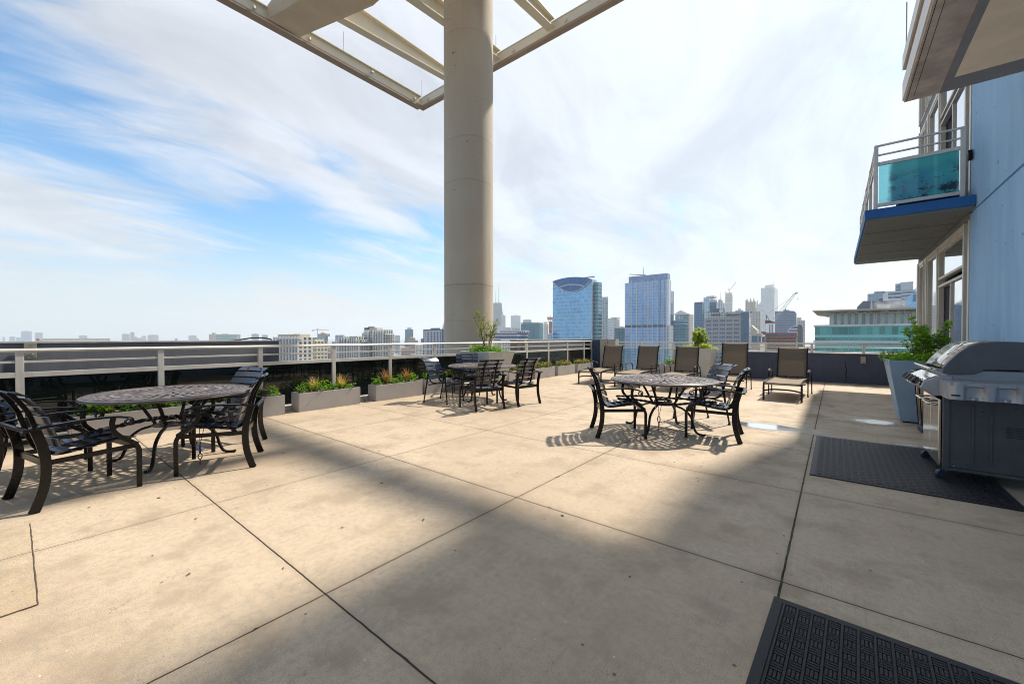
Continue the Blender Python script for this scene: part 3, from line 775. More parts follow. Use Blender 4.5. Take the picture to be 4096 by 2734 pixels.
# ------------------------------------------------------------------ apartment tower at the right
tw = empty('apartment_tower', (1.8, 10.35, 0), 0, 'pale blue apartment tower with balconies at the right of the terrace', 'building')
TX, TY = 1.8, 10.35
HT = 17.4
m_ = MB()
m_.box(0, 10, -20, 0, -.3, 3.46); m_.box(0, 10, -20, 0, 3.50, 7.0); m_.box(0, 10, -20, 0, 7.03, HT)
m_.box(.03, 10, -20, -.03, 3.40, 7.1)
m_.build('blue_wall', M['blue_wall'], tw)
MB().box(-.35, 10, -20, 6.05, HT + .002, HT + .5).build('roof', M['soffit_grey'], tw)  # out of view; overhang shaped so its shadow completes the shade on the terrace
# glazed bay: dark room behind mirror-like panes, every storey
m_ = MB(); m_.box(.5, 10, .01, 5.5, -.3, HT); m_.build('inner_wall', M['curtain'], tw)
for z0 in np.arange(0.0, HT - 3.7, 3.6):
    z1 = z0 + 3.38
    first = z0 < 8
    # slab edge
    MB().box(.0, 10, .01, 5.55, z1 + .002, z0 + 3.598).build('floor_edge', M['soffit_grey'], tw)
    if first:
        for ya, yb, za, zb, kind in ((.42, 2.72, 2.62, z1 - .10, 'window'), (.42, 2.72, .04, 2.50, 'door'), (2.85, 4.12, .04, z1 - .10, 'window'), (4.22, 4.55, .04, z1 - .1, 'window'), (4.62, 5.40, .04, z1 - .1, 'window')):
            fr_ = MB()
            a, b = ya, yb
            fr_.box(.0, .09, a, a + .05, z0 + za, (z0 + zb) if kind == 'door' else zb)
            zt = z0 + zb if kind == 'door' else zb
            fr_.box(.0, .09, b - .05, b, z0 + za, zt)
            fr_.box(.0, .09, a + .05, b - .05, zt - .05, zt)
            fr_.box(.0, .09, a + .05, b - .05, z0 + za, z0 + za + .05)
            if kind == 'door':
                c = (a + b) / 2
                fr_.box(.01, .10, c - .03, c + .03, z0 + za + .05, zt - .05)
            f_ = fr_.build(kind, M['mullion'], tw, bevel=.004)
            if kind == 'door':
                MB().box(.04, .05, a + .05, c - .03, z0 + za + .05, zt - .05).build('pane', M['mirror_glass'], f_)
                MB().box(.10, .11, c + .03, b - .05, z0 + za + .05, zt - .05).build('screen', M['curtain'], f_)
                MB().box(-.02, .0, c - .06, c - .04, z0 + .95, z0 + 1.25).build('handle', M['steel_dark'], f_)
            else:
                MB().box(.04, .05, a + .05, b - .05, z0 + za + .05, zt - .05).build('pane', M['mirror_glass'], f_)
        pm = MB(); pm.box(-.01, .09, .02, .12, z0, z1); pm.box(-.02, .09, .33, .41, z0, z1); MB().box(.04, .05, .12, .33, z0, z1).build('pane', M['mirror_glass'], tw)
        pm.box(-.02, .12, 2.73, 2.84, z0, z1); pm.box(-.02, .12, 4.13, 4.21, z0, z1); pm.box(-.02, .12, 4.56, 4.61, z0, z1); pm.box(-.03, .12, 5.41, 5.55, z0, z1)
        pm.box(-.01, .11, .41, 5.41, z1 - .095, z1 + .001)
        pm.build('mullion', M['mullion'], tw, bevel=.004)
    else:
        MB().box(.02, .08, .02, 5.5, z0 + .05, z1).build('window', M['mirror_glass'], tw)

# balcony (first storey up)
bz0, bz1 = 3.50, 3.70
TL = lambda x, y: (x - TX, y - TY)
b_ = MB(); poly = [TL(.44, 9.98), TL(1.79, 10.2), TL(1.79, 15.9), TL(.46, 15.75)]
def slab(poly, z0, z1, name, m, parent, **k):
    return MB().prism(poly, z0, z1).build(name, m, parent, **k)
bal = slab([TL(.45, 10.0), TL(1.79, 10.0), TL(1.79, 15.75), TL(.45, 15.75)], bz0, bz1 - .16, 'balcony', M['soffit_grey'], tw)
slab([TL(.42, 9.97), TL(1.79, 9.97), TL(1.79, 15.78), TL(.42, 15.78)], bz0 + .035, bz1, 'fascia', M['fascia_blue'], bal)
# soffit board lines
sf = MB()
for y in (11.2, 12.5, 13.9, 15.0): sf.box(.47 - TX, 1.75 - TX, y - TY, y - TY + .012, bz0 - .003, bz0 + .002)
sf.build('board_joint', M['slot'], bal)
def brail(parent, x0, x1, y0, y1, z0, z1, glassm):
    """railing round a balcony: front (near) side and left side"""
    m_ = MB()
    for (x, y) in ((x0, y0), (x1, y0), (x0, (y0 + y1) / 2), (x0, y1), (x0, y0 + (y1 - y0) * .25), (x0, y0 + (y1 - y0) * .75)):
        m_.box(x - TX - .03, x - TX + .03, y - TY - .03, y - TY + .03, z0, z1 - .02)
    m_.build('rail_post', M['rail'], parent, bevel=.003)
    m_ = MB()
    for (za, zb) in ((z1 - .03, z1), (z1 - .20, z1 - .175), (z1 - .38, z1 - .32), (z0 + .06, z0 + .12)):
        m_.box(x0 - TX - .025, x1 - TX + .025, y0 - TY - .02, y0 - TY + .02, za, zb)
        m_.box(x0 - TX - .02, x0 - TX + .02, y0 - TY + .021, y1 - TY + .02, za, zb)
    m_.build('rail_bar', M['rail'], parent, bevel=.003)
    MB().box(x0 - TX + .04, x1 - TX - .04, y0 - TY - .005, y0 - TY + .005, z0 + .12, z1 - .38).build('glass_panel', glassm, parent)
    MB().box(x0 - TX - .005, x0 - TX + .005, y0 - TY + .04, y1 - TY - .04, z0 + .12, z1 - .38).build('glass_panel', M['clear_glass'], parent)
brail(bal, .57, 1.66, 10.1, 15.6, 3.70, 4.90, M['teal_glass'])
# things stored on the balcony show dark above the slab
sb = MB(); sb.box(-.1, .75, -.2, .2, 0, .22); tag(sb.build('storage_box', M['curtain'], loc=(1.0, 10.6, 3.70), bevel=.02), 'low dark box lying on the balcony behind the teal glass', 'box')
wl = MB(); wl.box(-.05, .0, -.04, .04, 0, .13); wl.lathe([(.02, .13), (.03, .14), (.03, .17)], 8, (-.025, 0, 0))
tag(wl.build('wall_lamp', M['slot'], loc=(1.79, 10.22, 4.35), bevel=.01), 'small black wall lamp at the end of the balcony', 'lamp')
# upper slab at the top right corner, with a recessed soffit panel
s2 = slab([TL(.705, -6), TL(1.79, -6), TL(1.79, 7.62), TL(.705, 7.62)], 4.53, 4.72, 'upper_slab', M['soffit_concrete'], tw)
slab([TL(.690, -6), TL(1.79, -6), TL(1.79, 7.635), TL(.690, 7.635)], 4.56, 4.80, 'slab_fascia', M['white_trim'], s2)
b2 = MB(); b2.box(1.035 - TX, 1.115 - TX, -6 - TY, 7.36 - TY, 4.522, 4.531); b2.box(1.1155 - TX, 1.79 - TX, 7.26 - TY, 7.36 - TY, 4.522, 4.531)
b2.box(1.036 - TX, 1.79 - TX, 7.361 - TY, 7.615 - TY, 4.526, 4.5312)
b2.build('soffit_band', M['soffit_band'], s2)
MB().box(1.116 - TX, 1.79 - TX, -6 - TY, 7.258 - TY, 4.524, 4.5305).build('soffit_panel', M['soffit_beige'], s2)
jn = MB(); jn.box(.785 - TX, .789 - TX, -6 - TY, 7.5 - TY, 4.5275, 4.5302); jn.box(.725 - TX, .731 - TX, -6 - TY, 7.6 - TY, 4.5275, 4.5302)
jn.build('soffit_joint', M['slot'], s2)
# narrow beam of the balcony above
s3 = MB(); s3.box(1.175 - TX, 1.235 - TX, -6 - TY, 12.75 - TY, 7.40, 7.60); s3.build('upper_beam', M['girder_tan'], tw)
s3 = MB(); s3.box(1.236 - TX, 1.27 - TX, -6 - TY, 12.70 - TY, 7.405, 7.60); s3.build('upper_beam', M['planter_blue'], tw)
s3 = MB(); s3.box(1.15 - TX, 1.174 - TX, -6 - TY, 12.78 - TY, 7.42, 7.72); s3.build('upper_fascia', M['white_trim'], tw)
MB().box(1.271 - TX, 9 - TX, -6 - TY, 10.3 - TY, 7.45, 7.62).build('upper_slab', M['soffit_concrete'], tw)
MB().box(1.18 - TX, 1.20 - TX, 12.55 - TY, 12.58 - TY, 7.72, 8.8).build('rail_post', M['rail'], tw)

# ------------------------------------------------------------------ furniture
def spiral(cy, cz, r0, a0, turns, n, x):
    out = []
    for i in range(n + 1):
        t = i / n; a = a0 + turns * 2 * PI * t; r = r0 * (1 - .72 * t)
        out.append((x, cy + r * math.cos(a), cz + r * math.sin(a)))
    return out


def strap_back(y, z, ang, w, h, sag, th, n=8):
    """curved slat across x, tilted by ang, ends bent forward (+y) by sag"""
    V, F = [], []
    ca, sa = math.cos(ang), math.sin(ang)
    for i in range(n + 1):
        x = -w / 2 + w * i / n; s_ = sag * (2 * x / w) ** 2
        for (a, b) in ((-h / 2, 0), (h / 2, 0), (h / 2, -th), (-h / 2, -th)):
            # a along the slat height, b across its thickness
            V.append((x, y + s_ + a * (-sa) + b * ca, z + a * ca + b * sa))
    for i in range(n):
        for j in range(4):
            F.append((i * 4 + j, i * 4 + (j + 1) % 4, (i + 1) * 4 + (j + 1) % 4, (i + 1) * 4 + j))
    F += [(3, 2, 1, 0), (4 * n, 4 * n + 1, 4 * n + 2, 4 * n + 3)]
    return V, F


def strap_seat(y, z, ang, w, d, sag, th, n=8):
    V, F = [], []
    ca, sa = math.cos(ang), math.sin(ang)
    for i in range(n + 1):
        x = -w / 2 + w * i / n; s_ = sag * (2 * x / w) ** 2 - sag
        for (a, b) in ((-d / 2, 0), (d / 2, 0), (d / 2, -th), (-d / 2, -th)):
            V.append((x, y + a * ca - b * sa, z + s_ + a * sa + b * ca))
    for i in range(n):
        for j in range(4):
            F.append((i * 4 + j, i * 4 + (j + 1) % 4, (i + 1) * 4 + (j + 1) % 4, (i + 1) * 4 + j))
    F += [(3, 2, 1, 0), (4 * n, 4 * n + 1, 4 * n + 2, 4 * n + 3)]
    return V, F


def make_chair_a():
    r = empty('slat_armchair')
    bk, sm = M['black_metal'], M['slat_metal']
    # the two long curved rails that carry seat and back
    rail = curve_pts([(0, .29, .425), (0, .20, .437), (0, .02, .415), (0, -.14, .395), (0, -.215, .42), (0, -.255, .50), (0, -.285, .62), (0, -.32, .75), (0, -.375, .86), (0, -.42, .925)], 4)
    fm_ = MB()
    for x in (-.13, .13):
        fm_.bar([(x, p.y, p.z) for p in rail], .018, .030, (1, 0, 0))
    fm_.box(-.29, .29, .275, .297, .345, .405)
    fm_.bar([(-.285, -.27, .365), (.285, -.27, .365)], .055, .02, (0, 0, 1))
    for s_ in (-1, 1):
        fm_.bar([(s_ * .285, .28, .375), (s_ * .285, -.26, .365)], .018, .04, (1, 0, 0))
    fm_.bar([(-.31, -.375, .640), (-.12, -.385, .645), (.12, -.385, .645), (.31, -.375, .640)], .030, .020, (0, 1, 0))
    fm_.build('frame', bk, r, bevel=.003)
    m_ = MB()
    for y, z, a in ((.252, .442, .10), (.165, .442, -.05), (.078, .434, -.12), (-.009, .421, -.14), (-.096, .411, -.08), (-.180, .418, .30)):
        m_.add(*strap_seat(y, z + .012, a, .55, .066, .022, .006))
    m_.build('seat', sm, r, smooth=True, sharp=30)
    m_ = MB()
    for y, z, a in ((-.238, .505, .28), (-.262, .595, .26), (-.285, .685, .30), (-.322, .772, .42), (-.372, .852, .60), (-.435, .920, 1.0)):
        m_.add(*strap_back(y + .022, z, a, .53, .070, .030, .006))
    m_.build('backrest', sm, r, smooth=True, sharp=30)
    for s_ in (-1, 1):
        x = s_ * .305
        path = curve_pts([(s_ * .308, -.395, .636), (s_ * .312, -.25, .655), (s_ * .315, -.05, .668), (s_ * .312, .12, .660), (s_ * .305, .215, .640)], 4)
        sp_ = spiral(.222, .603, .036, PI / 2, -1.55, 22, s_ * .303)
        m_ = MB(); m_.bar(path, .040, .017, (1, 0, 0)); m_.bar([path[-1]] + sp_, .034, .010, (1, 0, 0))
        m_.build('armrest', bk, r, bevel=.003)
        # front leg: leaves the arm, sweeps forward and drops
        fl_ = curve_pts([(x, .120, .652), (x, .112, .60), (x, .122, .535), (x, .180, .465), (x, .250, .410), (x, .287, .350), (x, .292, .28), (x, .292, .0)], 4)
        MB().bar(fl_, .022, .036, (1, 0, 0)).build('leg', bk, r, bevel=.003)
        rl_ = curve_pts([(x, -.330, .640), (x, -.292, .50), (x, -.275, .36), (x, -.285, .20), (x, -.325, .05), (x, -.345, .0)], 4)
        MB().bar(rl_, .020, .060, (1, 0, 0)).build('leg', bk, r, bevel=.003)
    return r


def make_chair_b():
    r = empty('curved_armchair')
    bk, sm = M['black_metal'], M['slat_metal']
    fm_ = MB()
    rail = curve_pts([(0, .27, .40), (0, .23, .425), (0, .08, .41), (0, -.12, .395), (0, -.22, .41), (0, -.29, .50), (0, -.33, .62), (0, -.37, .76), (0, -.43, .87), (0, -.49, .91)], 4)
    for x in (-.15, .15): fm_.bar([(x, p.y, p.z) for p in rail], .02, .028, (1, 0, 0))
    fm_.tube([(-.27, .22, .36), (.27, .22, .36)], .013, 8); fm_.tube([(-.25, -.22, .36), (.25, -.22, .36)], .013, 8)
    fm_.build('frame', bk, r, smooth=True)
    m_ = MB()
    for y, z, a in ((.235, .440, -.1), (.15, .438, -.05), (.06, .427, -.12), (-.03, .418, -.1), (-.12, .412, .0)):
        m_.add(*strap_seat(y, z, a, .50, .070, .018, .006))
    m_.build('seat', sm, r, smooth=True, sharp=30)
    m_ = MB()
    for y, z, a in ((-.292, .505, .38), (-.325, .60, .26), (-.352, .69, .27), (-.388, .78, .42), (-.440, .858, .80), (-.515, .905, 1.25)):
        m_.add(*strap_back(y + .028, z, a, .50, .078, .045, .006))
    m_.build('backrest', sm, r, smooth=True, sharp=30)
    for s_ in (-1, 1):
        x = s_ * .28
        m_ = MB(); m_.bar(curve_pts([(s_ * .265, -.335, .625), (x, -.10, .655), (x, .10, .655), (x, .235, .635)], 4), .042, .022, (1, 0, 0))
        m_.build('armrest', bk, r, bevel=.006)
        for (ya, yb, xb) in ((.215, .275, x * 1.02), (-.21, -.325, x * .98)):
            top = .64 if ya > 0 else .60
            l_ = MB(); l_.tube([(x, ya, top), (x, ya + (yb - ya) * .35, .36), (xb, yb, .025)], [.019, .016, .0125], 10)
            l_.lathe([(.013, .03), (.021, .022), (.021, .008), (.015, 0)][::-1], 10, (xb, yb, 0))
            l_.build('leg', bk, r, smooth=True)
    return r


CH = [
 # x, y, facing, type, label
 (-5.13, .36, (-.13, .6), 'a', 'black slatted armchair nearest the camera at the left table, seen from behind its back'),
 (-6.16, .20, (.02, .6), 'a', 'black slatted armchair mostly cut off by the left edge, beside the nearest chair'),
 (-5.12, 1.38, (-.26, -.54), 'a', 'black slatted armchair on the right side of the left table, tucked under its top'),
 (-6.05, 1.67, (.16, -.59), 'a', 'black slatted armchair behind the left table with its blue-lit back turned to us'),
 (-2.36, 5.33, (.48, .335), 'a', 'black slatted armchair at the left side of the right-hand table'),
 (-1.30, 6.00, (-.6, -.08), 'a', 'black slatted armchair at the right side of the right-hand table'),
 (-1.68, 6.86, (-.45, -.45), 'b', 'curved-back armchair with ball feet behind the right-hand table'),
 (-6.38, 5.68, (.6, .12), 'b', 'curved-back armchair with ball feet at the left side of the middle table'),
 (-5.27, 5.62, (-.58, .17), 'a', 'black slatted armchair seen from behind, front side of the middle table'),
 (-5.05, 6.47, (-.6, .08), 'a', 'black slatted armchair seen from behind at the right side of the middle table'),
 (-6.78, 6.72, (.40, -.42), 'a', 'black slatted armchair behind the middle table in front of the tapered planter'),
]
protoA, protoB = make_chair_a(), make_chair_b(); usedA = usedB = False
for (x, y, f_, k, lab) in CH:
    if k == 'a': o = protoA if not usedA else copy_tree(protoA); usedA = True
    else: o = protoB if not usedB else copy_tree(protoB); usedB = True
    o.location = (x, y, 0); o.rotation_euler = (0, 0, math.atan2(-f_[0], f_[1]))
    tag(o, lab, 'chair', 'dining armchairs around the tables' if k == 'a' else 'curved-back armchairs at the tables')


def disc_top():
    """round cast table top with radial slots cut right through"""
    NS = 144
    rings = [0, .022, .045, .105, .125, .235, .255, .262, .285, .395, .415, .425, .500, .520, .560, .575, .600, .618, .636, .652, .690, .725, .738, .742]
    V, F = [(0, 0, 0)], []
    def vid(i, j): return 0 if i == 0 else 1 + (i - 1) * NS + (j % NS)
    for rr in rings[1:]:
        for j in range(NS):
            a = 2 * PI * j / NS
            z = 0 if rr < .71 else (-.004 if rr < .73 else (-.010 if rr < .74 else -.022))
            V.append((rr * math.cos(a), rr * math.sin(a), z))
    def hole(i, j):
        if i == 2: return j % 12 < 5
        if i == 4: return j % 8 < 3
        if i == 8: return j % 6 < 3
        if i == 11: return j % 4 < 2
        if i == 13: return j % 4 < 2
        if i == 16: return j % 4 < 2
        if i == 18: return j % 4 < 2
        return False
    for i in range(len(rings) - 1):
        for j in range(NS):
            if i == 0: F.append((0, vid(1, j), vid(1, j + 1)))
            elif not hole(i, j): F.append((vid(i, j), vid(i + 1, j), vid(i + 1, j + 1), vid(i, j + 1)))
    return V, F


def make_table():
    r = empty('patio_table')
    V, F = disc_top(); m_ = MB().add([(a, b, c + .742) for a, b, c in V], F)
    top = m_.build('tabletop', M['table_metal'], r, smooth=True, sharp=30)
    sd = top.modifiers.new('solid', 'SOLIDIFY'); sd.thickness = .009; sd.offset = -1
    # embossed rings
    em = MB()
    for rr in (.405, .67, .708):
        em.tube([(rr * math.cos(a), rr * math.sin(a), .742) for a in np.linspace(0, 2 * PI, 97)], .0022, 6, cap=False)
    em.build('ring_relief', M['table_metal'], r, smooth=True)
    MB().lathe([(.715, .705), (.742, .708), (.746, .716), (.742, .724), (.715, .722), (.715, .705)], 96, cap=False).build('rim', M['table_metal'], r, smooth=True)
    for k in range(4):
        a = PI / 4 + k * PI / 2 + .12
        ca, sa = math.cos(a), math.sin(a)
        pr = curve_pts([(.40, .728), (.34, .66), (.27, .56), (.20, .44), (.17, .395), (.20, .365), (.30, .33), (.40, .24), (.435, .12), (.48, .03), (.56, .012), (.60, .022)], 4)
        MB().bar([(p.x * ca, p.x * sa, p.y) for p in [Vector((q[0], q[1])) for q in pr]], .030, .026, (-sa, ca, 0)).build('leg', M['black_metal'], r, bevel=.006)
    h = MB(); h.lathe([(.06, .365), (.185, .372), (.19, .382), (.06, .392), (.06, .365)], 28, cap=False)
    h.tube([(.115 * math.cos(a), .115 * math.sin(a), .415) for a in np.linspace(0, 2 * PI, 33)], .012, 8, cap=False)
    for k in range(4):
        a = k * PI / 2
        h.tube([(.12 * math.cos(a), .12 * math.sin(a), .41), (.10 * math.cos(a), .10 * math.sin(a), .44), (0, 0, .455)], .009, 6)
    h.build('hub', M['table_metal'], r, smooth=True)
    br = MB()
    br.tube([(.36 * math.cos(a), .36 * math.sin(a), .722) for a in np.linspace(0, 2 * PI, 49)], .012, 8, cap=False)
    br.build('support_ring', M['black_metal'], r, smooth=True)
    return r


TB = [(-5.80, 1.13, .1, 'round cast metal table at the left with three chairs pushed close'),
      (-1.955, 5.96, .55, 'round cast metal table right of centre in the sunlight'),
      (-6.02, 6.45, .9, 'round cast metal table in the middle, in front of the concrete column')]
pt_ = make_table()
for i, (x, y, a, lab) in enumerate(TB):
    o = pt_ if i == 0 else copy_tree(pt_)
    o.location = (x, y, 0); o.rotation_euler = (0, 0, a); tag(o, lab, 'table', 'round metal patio tables')


# black covered security cables running from the table hubs to the chairs
def rope(pts, label, r=.016):
    P = curve_pts(pts, 14); rr = [r * (1 + .22 * math.sin(i * 1.9) + random.uniform(-.12, .12)) for i in range(len(P))]
    o = MB().tube(P, rr, 8).build('security_cable', M['chain_cover'], smooth=True)
    return tag(o, label, 'cable', 'black covered cables tying the furniture together')


rope([(-5.42, .42, .45), (-5.50, .62, .47), (-5.72, .92, .47), (-5.80, 1.13, .455), (-5.66, 1.28, .46), (-5.40, 1.35, .49), (-5.15, 1.32, .47)], 'black covered cable strung from chair to chair under the left table', .02)
rope([(-5.95, 1.5, .48), (-5.75, 1.42, .50), (-5.45, 1.36, .52), (-5.2, 1.45, .50)], 'short black covered cable around the far chairs of the left table', .017)
rope([(-2.42, 5.42, .47), (-2.15, 5.60, .45), (-1.95, 5.78, .40), (-1.72, 5.85, .405), (-1.45, 5.93, .45), (-1.25, 5.98, .47)], 'black covered cable crossing under the front of the right-hand table', .016)
rope([(-2.45, 5.45, .50), (-2.2, 5.75, .49), (-1.98, 6.05, .45), (-1.65, 6.15, .45), (-1.40, 6.10, .49)], 'black covered cable crossing behind the hub of the right-hand table', .014)


def tether(x, y, zt, label, blue):
    r = empty('cable_tether', (x, y, 0), 0, label, 'cable tether')
    MB().tube([(0, 0, .20), (-.012, .0, zt)], .0035, 6).build('wire', M['cable'], r)
    MB().tube([(0, 0, .20), (.035, .03, zt)], .0035, 6).build('wire', M['cable'], r)
    cb_ = MB()
    cb_.tube([(.018 * math.cos(a), .0, .16 + .045 * math.sin(a)) for a in np.linspace(0, 2 * PI, 17)], .007, 6, cap=False)
    cb_.build('carabiner', M['carabiner'] if blue else M['slot'], r, smooth=True)
    ey = MB(); ey.tube([(.0, .018 * math.cos(a), .085 + .03 * math.sin(a)) for a in np.linspace(0, 2 * PI, 15)], .005, 6, cap=False)
    ey.tube([(0, 0, 0), (0, 0, .06)], .006, 6)
    ey.build('eye_bolt', M['cable'], r, smooth=True)


tether(-5.25, 1.24, .40, 'thin wire with a bright blue carabiner clipped to a floor bolt under the left table', True)
tether(-1.98, 5.86, .40, 'wire and black carabiner on a floor bolt under the right-hand table', False)
tether(-5.9, 6.0, .40, 'wire and carabiner on a floor bolt under the middle table', False)
tag(MB().tube([(.014 * math.cos(a) * 1.6, 0, .014 * math.sin(a)) for a in np.linspace(0, 2 * PI, 15)], .004, 6).build('carabiner', M['carabiner'], smooth=True, loc=(-1.40, 5.88, .47)), 'small blue carabiner on the cable beside the right chair of the right-hand table', 'carabiner')


def make_lounger(tall=0.0):
    r = empty('sun_lounger')
    bk = M['black_metal']
    fm_ = MB()
    side = curve_pts([(0, .0, .0), (0, .0, .20), (0, .005, .29), (0, .04, .352), (0, .12, .372), (0, .5, .385), (0, 1.0, .375), (0, 1.5, .350), (0, 1.92, .345)], 4)
    for s_ in (-1, 1):
        pth = [(s_ * .335, p.y, p.z) for p in side]
        k0 = next(i for i, p in enumerate(side) if p.z > .27)
        MB().bar(pth[:k0 + 2], .038, .032, (1, 0, 0)).build('leg', bk, r, bevel=.004)
        fm_.bar(pth[k0:], .034, .036, (1, 0, 0))
    fm_.tube(curve_pts([(-.33, .02, .20), (-.15, .015, .235), (.15, .015, .235), (.33, .02, .20)], 5), .016, 8)
    fm_.tube([(-.32, .10, .335), (.32, .10, .335)], .014, 8)
    fm_.tube([(-.33, 1.05, .27), (.33, 1.05, .27)], .014, 8); fm_.tube([(-.33, 1.86, .33), (.33, 1.86, .33)], .015, 8)
    for s_ in (-1, 1):
        fm_.tube(curve_pts([(s_ * .33, .95, .37), (s_ * .33, 1.2, .30), (s_ * .33, 1.55, .27), (s_ * .33, 1.85, .33)], 4), .012, 6)
        fm_.tube([(s_ * .12, 1.80, .34), (s_ * .12, 1.82, .40)], .012, 6)
        fm_.tube([(s_ * .29, 1.90, .33), (s_ * .29, 2.02, .60)], .011, 6)
    fm_.build('frame', bk, r, smooth=True)
    # seat sling
    V, F = [], []; ny, nx = 26, 8
    for i in range(ny + 1):
        t = i / ny
        if t < .12:
            a = t / .12 * PI / 2; y, z = .085 - .055 * math.sin(PI / 2 - a) , .335 + .05 * math.sin(a)
        else:
            u = (t - .12) / .88; y = .085 + u * 1.70; z = .385 + .006 * math.sin(u * PI) - u * .025
        for j in range(nx + 1):
            x = -.31 + .62 * j / nx; V.append((x, y, z - .022 * (1 - (2 * x / .62) ** 2) * (1 if t > .1 else .3)))
    for i in range(ny):
        for j in range(nx):
            a = i * (nx + 1) + j; F.append((a, a + 1, a + nx + 2, a + nx + 1))
    st = MB().add(V, F).build('seat_sling', M['sling_seat'], r, smooth=True)
    sd = st.modifiers.new('solid', 'SOLIDIFY'); sd.thickness = .004
    # back
    H = .715 + tall; tl = .20 if not tall else .12
    br = curve_pts([(0, 1.80, .36), (0, 1.83 + tl * .3, .36 + H * .33), (0, 1.84 + tl * .75, .36 + H * .75), (0, 1.84 + tl * 1.05, .36 + H * .96), (0, 1.90 + tl * 1.1, .36 + H), (0, 1.96 + tl * 1.1, .36 + H - .015)], 5)
    m_ = MB()
    for s_ in (-1, 1): m_.bar([(s_ * .300, p.y, p.z) for p in br], .026, .034, (1, 0, 0))
    m_.tube([(-.30, br[-1].y, br[-1].z), (.30, br[-1].y, br[-1].z)], .012, 8)
    m_.tube([(-.30, 1.81, .375), (.30, 1.81, .375)], .012, 8)
    m_.build('back_frame', bk, r, bevel=.003)
    V, F = [], []; nb = len(br)
    for p in br:
        for j in range(nx + 1):
            x = -.288 + .576 * j / nx; V.append((x, p.y + .018 * (1 - (2 * x / .576) ** 2) - .004, p.z))
    for i in range(nb - 1):
        for j in range(nx):
            a = i * (nx + 1) + j; F.append((a, a + 1, a + nx + 2, a + nx + 1))
    bs = MB().add(V, F).build('back_sling', M['sling'], r, smooth=True)
    sd = bs.modifiers.new('solid', 'SOLIDIFY'); sd.thickness = .003
    k = int(nb * .62); p = br[k]
    MB().tube([(x, p.y - .012 + .018 * (1 - (2 * x / .576) ** 2), p.z + .02 * ((2 * x / .576) ** 2) - .01) for x in np.linspace(-.28, .28, 13)], .005, 6).build('seam', M['sling_seat'], r, smooth=True)
    for s_ in (-1, 1):
        a_ = MB()
        path = curve_pts([(s_ * .375, 1.03, .0), (s_ * .375, 1.035, .30), (s_ * .375, 1.04, .53)], 4)
        l_ = MB().tube(path, .0125, 8); l_.lathe([(.015, 0), (.018, .01), (.013, .03)], 8, (s_ * .375, 1.03, 0)); l_.build('leg', bk, r, smooth=True)
        path = curve_pts([(s_ * .375, 1.025, .545), (s_ * .38, 1.10, .575), (s_ * .385, 1.32, .585), (s_ * .39, 1.55, .555), (s_ * .395, 1.70, .48), (s_ * .395, 1.735, .38)], 4)
        a_.bar(path[:-4], .040, .018, (1, 0, 0)); a_.build('armrest', bk, r, bevel=.004)
        path = curve_pts([(s_ * .393, 1.68, .495), (s_ * .396, 1.725, .42), (s_ * .40, 1.74, .30), (s_ * .405, 1.76, 0)], 4)
        l_ = MB().tube(path, .0125, 8); l_.lathe([(.015, 0), (.018, .01), (.013, .03)], 8, (s_ * .405, 1.76, 0)); l_.build('leg', bk, r, smooth=True)
        MB().tube([(s_ * .335, 1.06, .33), (s_ * .375, 1.06, .33)], .012, 6).build('arm_bracket', bk, r)
    return r


LG = [(-5.45, 10.32, .10, 0, 'brown sling sun lounger nearest the corner wall, first from the left'),
      (-4.36, 10.36, .075, 0, 'brown sling sun lounger in front of the clear glass railing, second from the left'),
      (-3.20, 10.18, .055, 0, 'brown sling sun lounger in the middle of the row, beside the tall square planter'),
      (-2.02, 10.18, .035, .11, 'brown sling sun lounger with its back raised highest, right of the tall planter'),
      (-.86, 10.16, -.02, 0, 'brown sling sun lounger standing alone at the right end of the row')]
lp = None
for i, (x, y, a, tall, lab) in enumerate(LG):
    if tall: o = make_lounger(tall)
    elif lp is None: o = lp = make_lounger(0)
    else: o = copy_tree(lp)
    o.location = (x, y, 0); o.rotation_euler = (0, 0, a); tag(o, lab, 'sun lounger', 'brown sling sun loungers in a row')

# ------------------------------------------------------------------ plants
def leaves(n, center, spread, size, up=.5, zmin=0, shape=2.0, dome=True):
    """n leaf blades of four faces scattered through a flattened dome"""
    V = np.zeros((n, 5, 3)); F = []
    for i in range(n):
        while True:
            p = RNG.uniform(-1, 1, 3)
            if (p ** 2).sum() < 1 and (not dome or p[2] > -.3): break
        if RNG.random() < .6: p = p / np.linalg.norm(p) * RNG.uniform(.7, 1.02)
        c = np.array(center) + p * np.array(spread) * RNG.uniform(.75, 1.2); c[2] = max(c[2], zmin)
        yaw, pit, rol = RNG.uniform(0, 2 * PI), RNG.normal(.1, .5), RNG.normal(0, .5)
        L_ = size * RNG.uniform(.6, 1.35); Wd = L_ * .28
        d = np.array([math.cos(yaw) * math.cos(pit), math.sin(yaw) * math.cos(pit), math.sin(pit)])
        s_ = np.array([-math.sin(yaw), math.cos(yaw), 0]); nn = np.cross(d, s_)
        s_ = s_ * math.cos(rol) + nn * math.sin(rol); nn = np.cross(d, s_)
        V[i, 0] = c - d * L_ / 2; V[i, 1] = c - d * L_ * .02 + s_ * Wd + nn * L_ * .06; V[i, 2] = c + d * L_ / 2 - nn * L_ * .10
        V[i, 3] = c - d * L_ * .02 - s_ * Wd + nn * L_ * .06; V[i, 4] = c
        b = i * 5; F += [(b, b + 1, b + 4), (b + 1, b + 2, b + 4), (b + 2, b + 3, b + 4), (b + 3, b, b + 4)]
    return MB().add(V.reshape(-1, 3).tolist(), F)


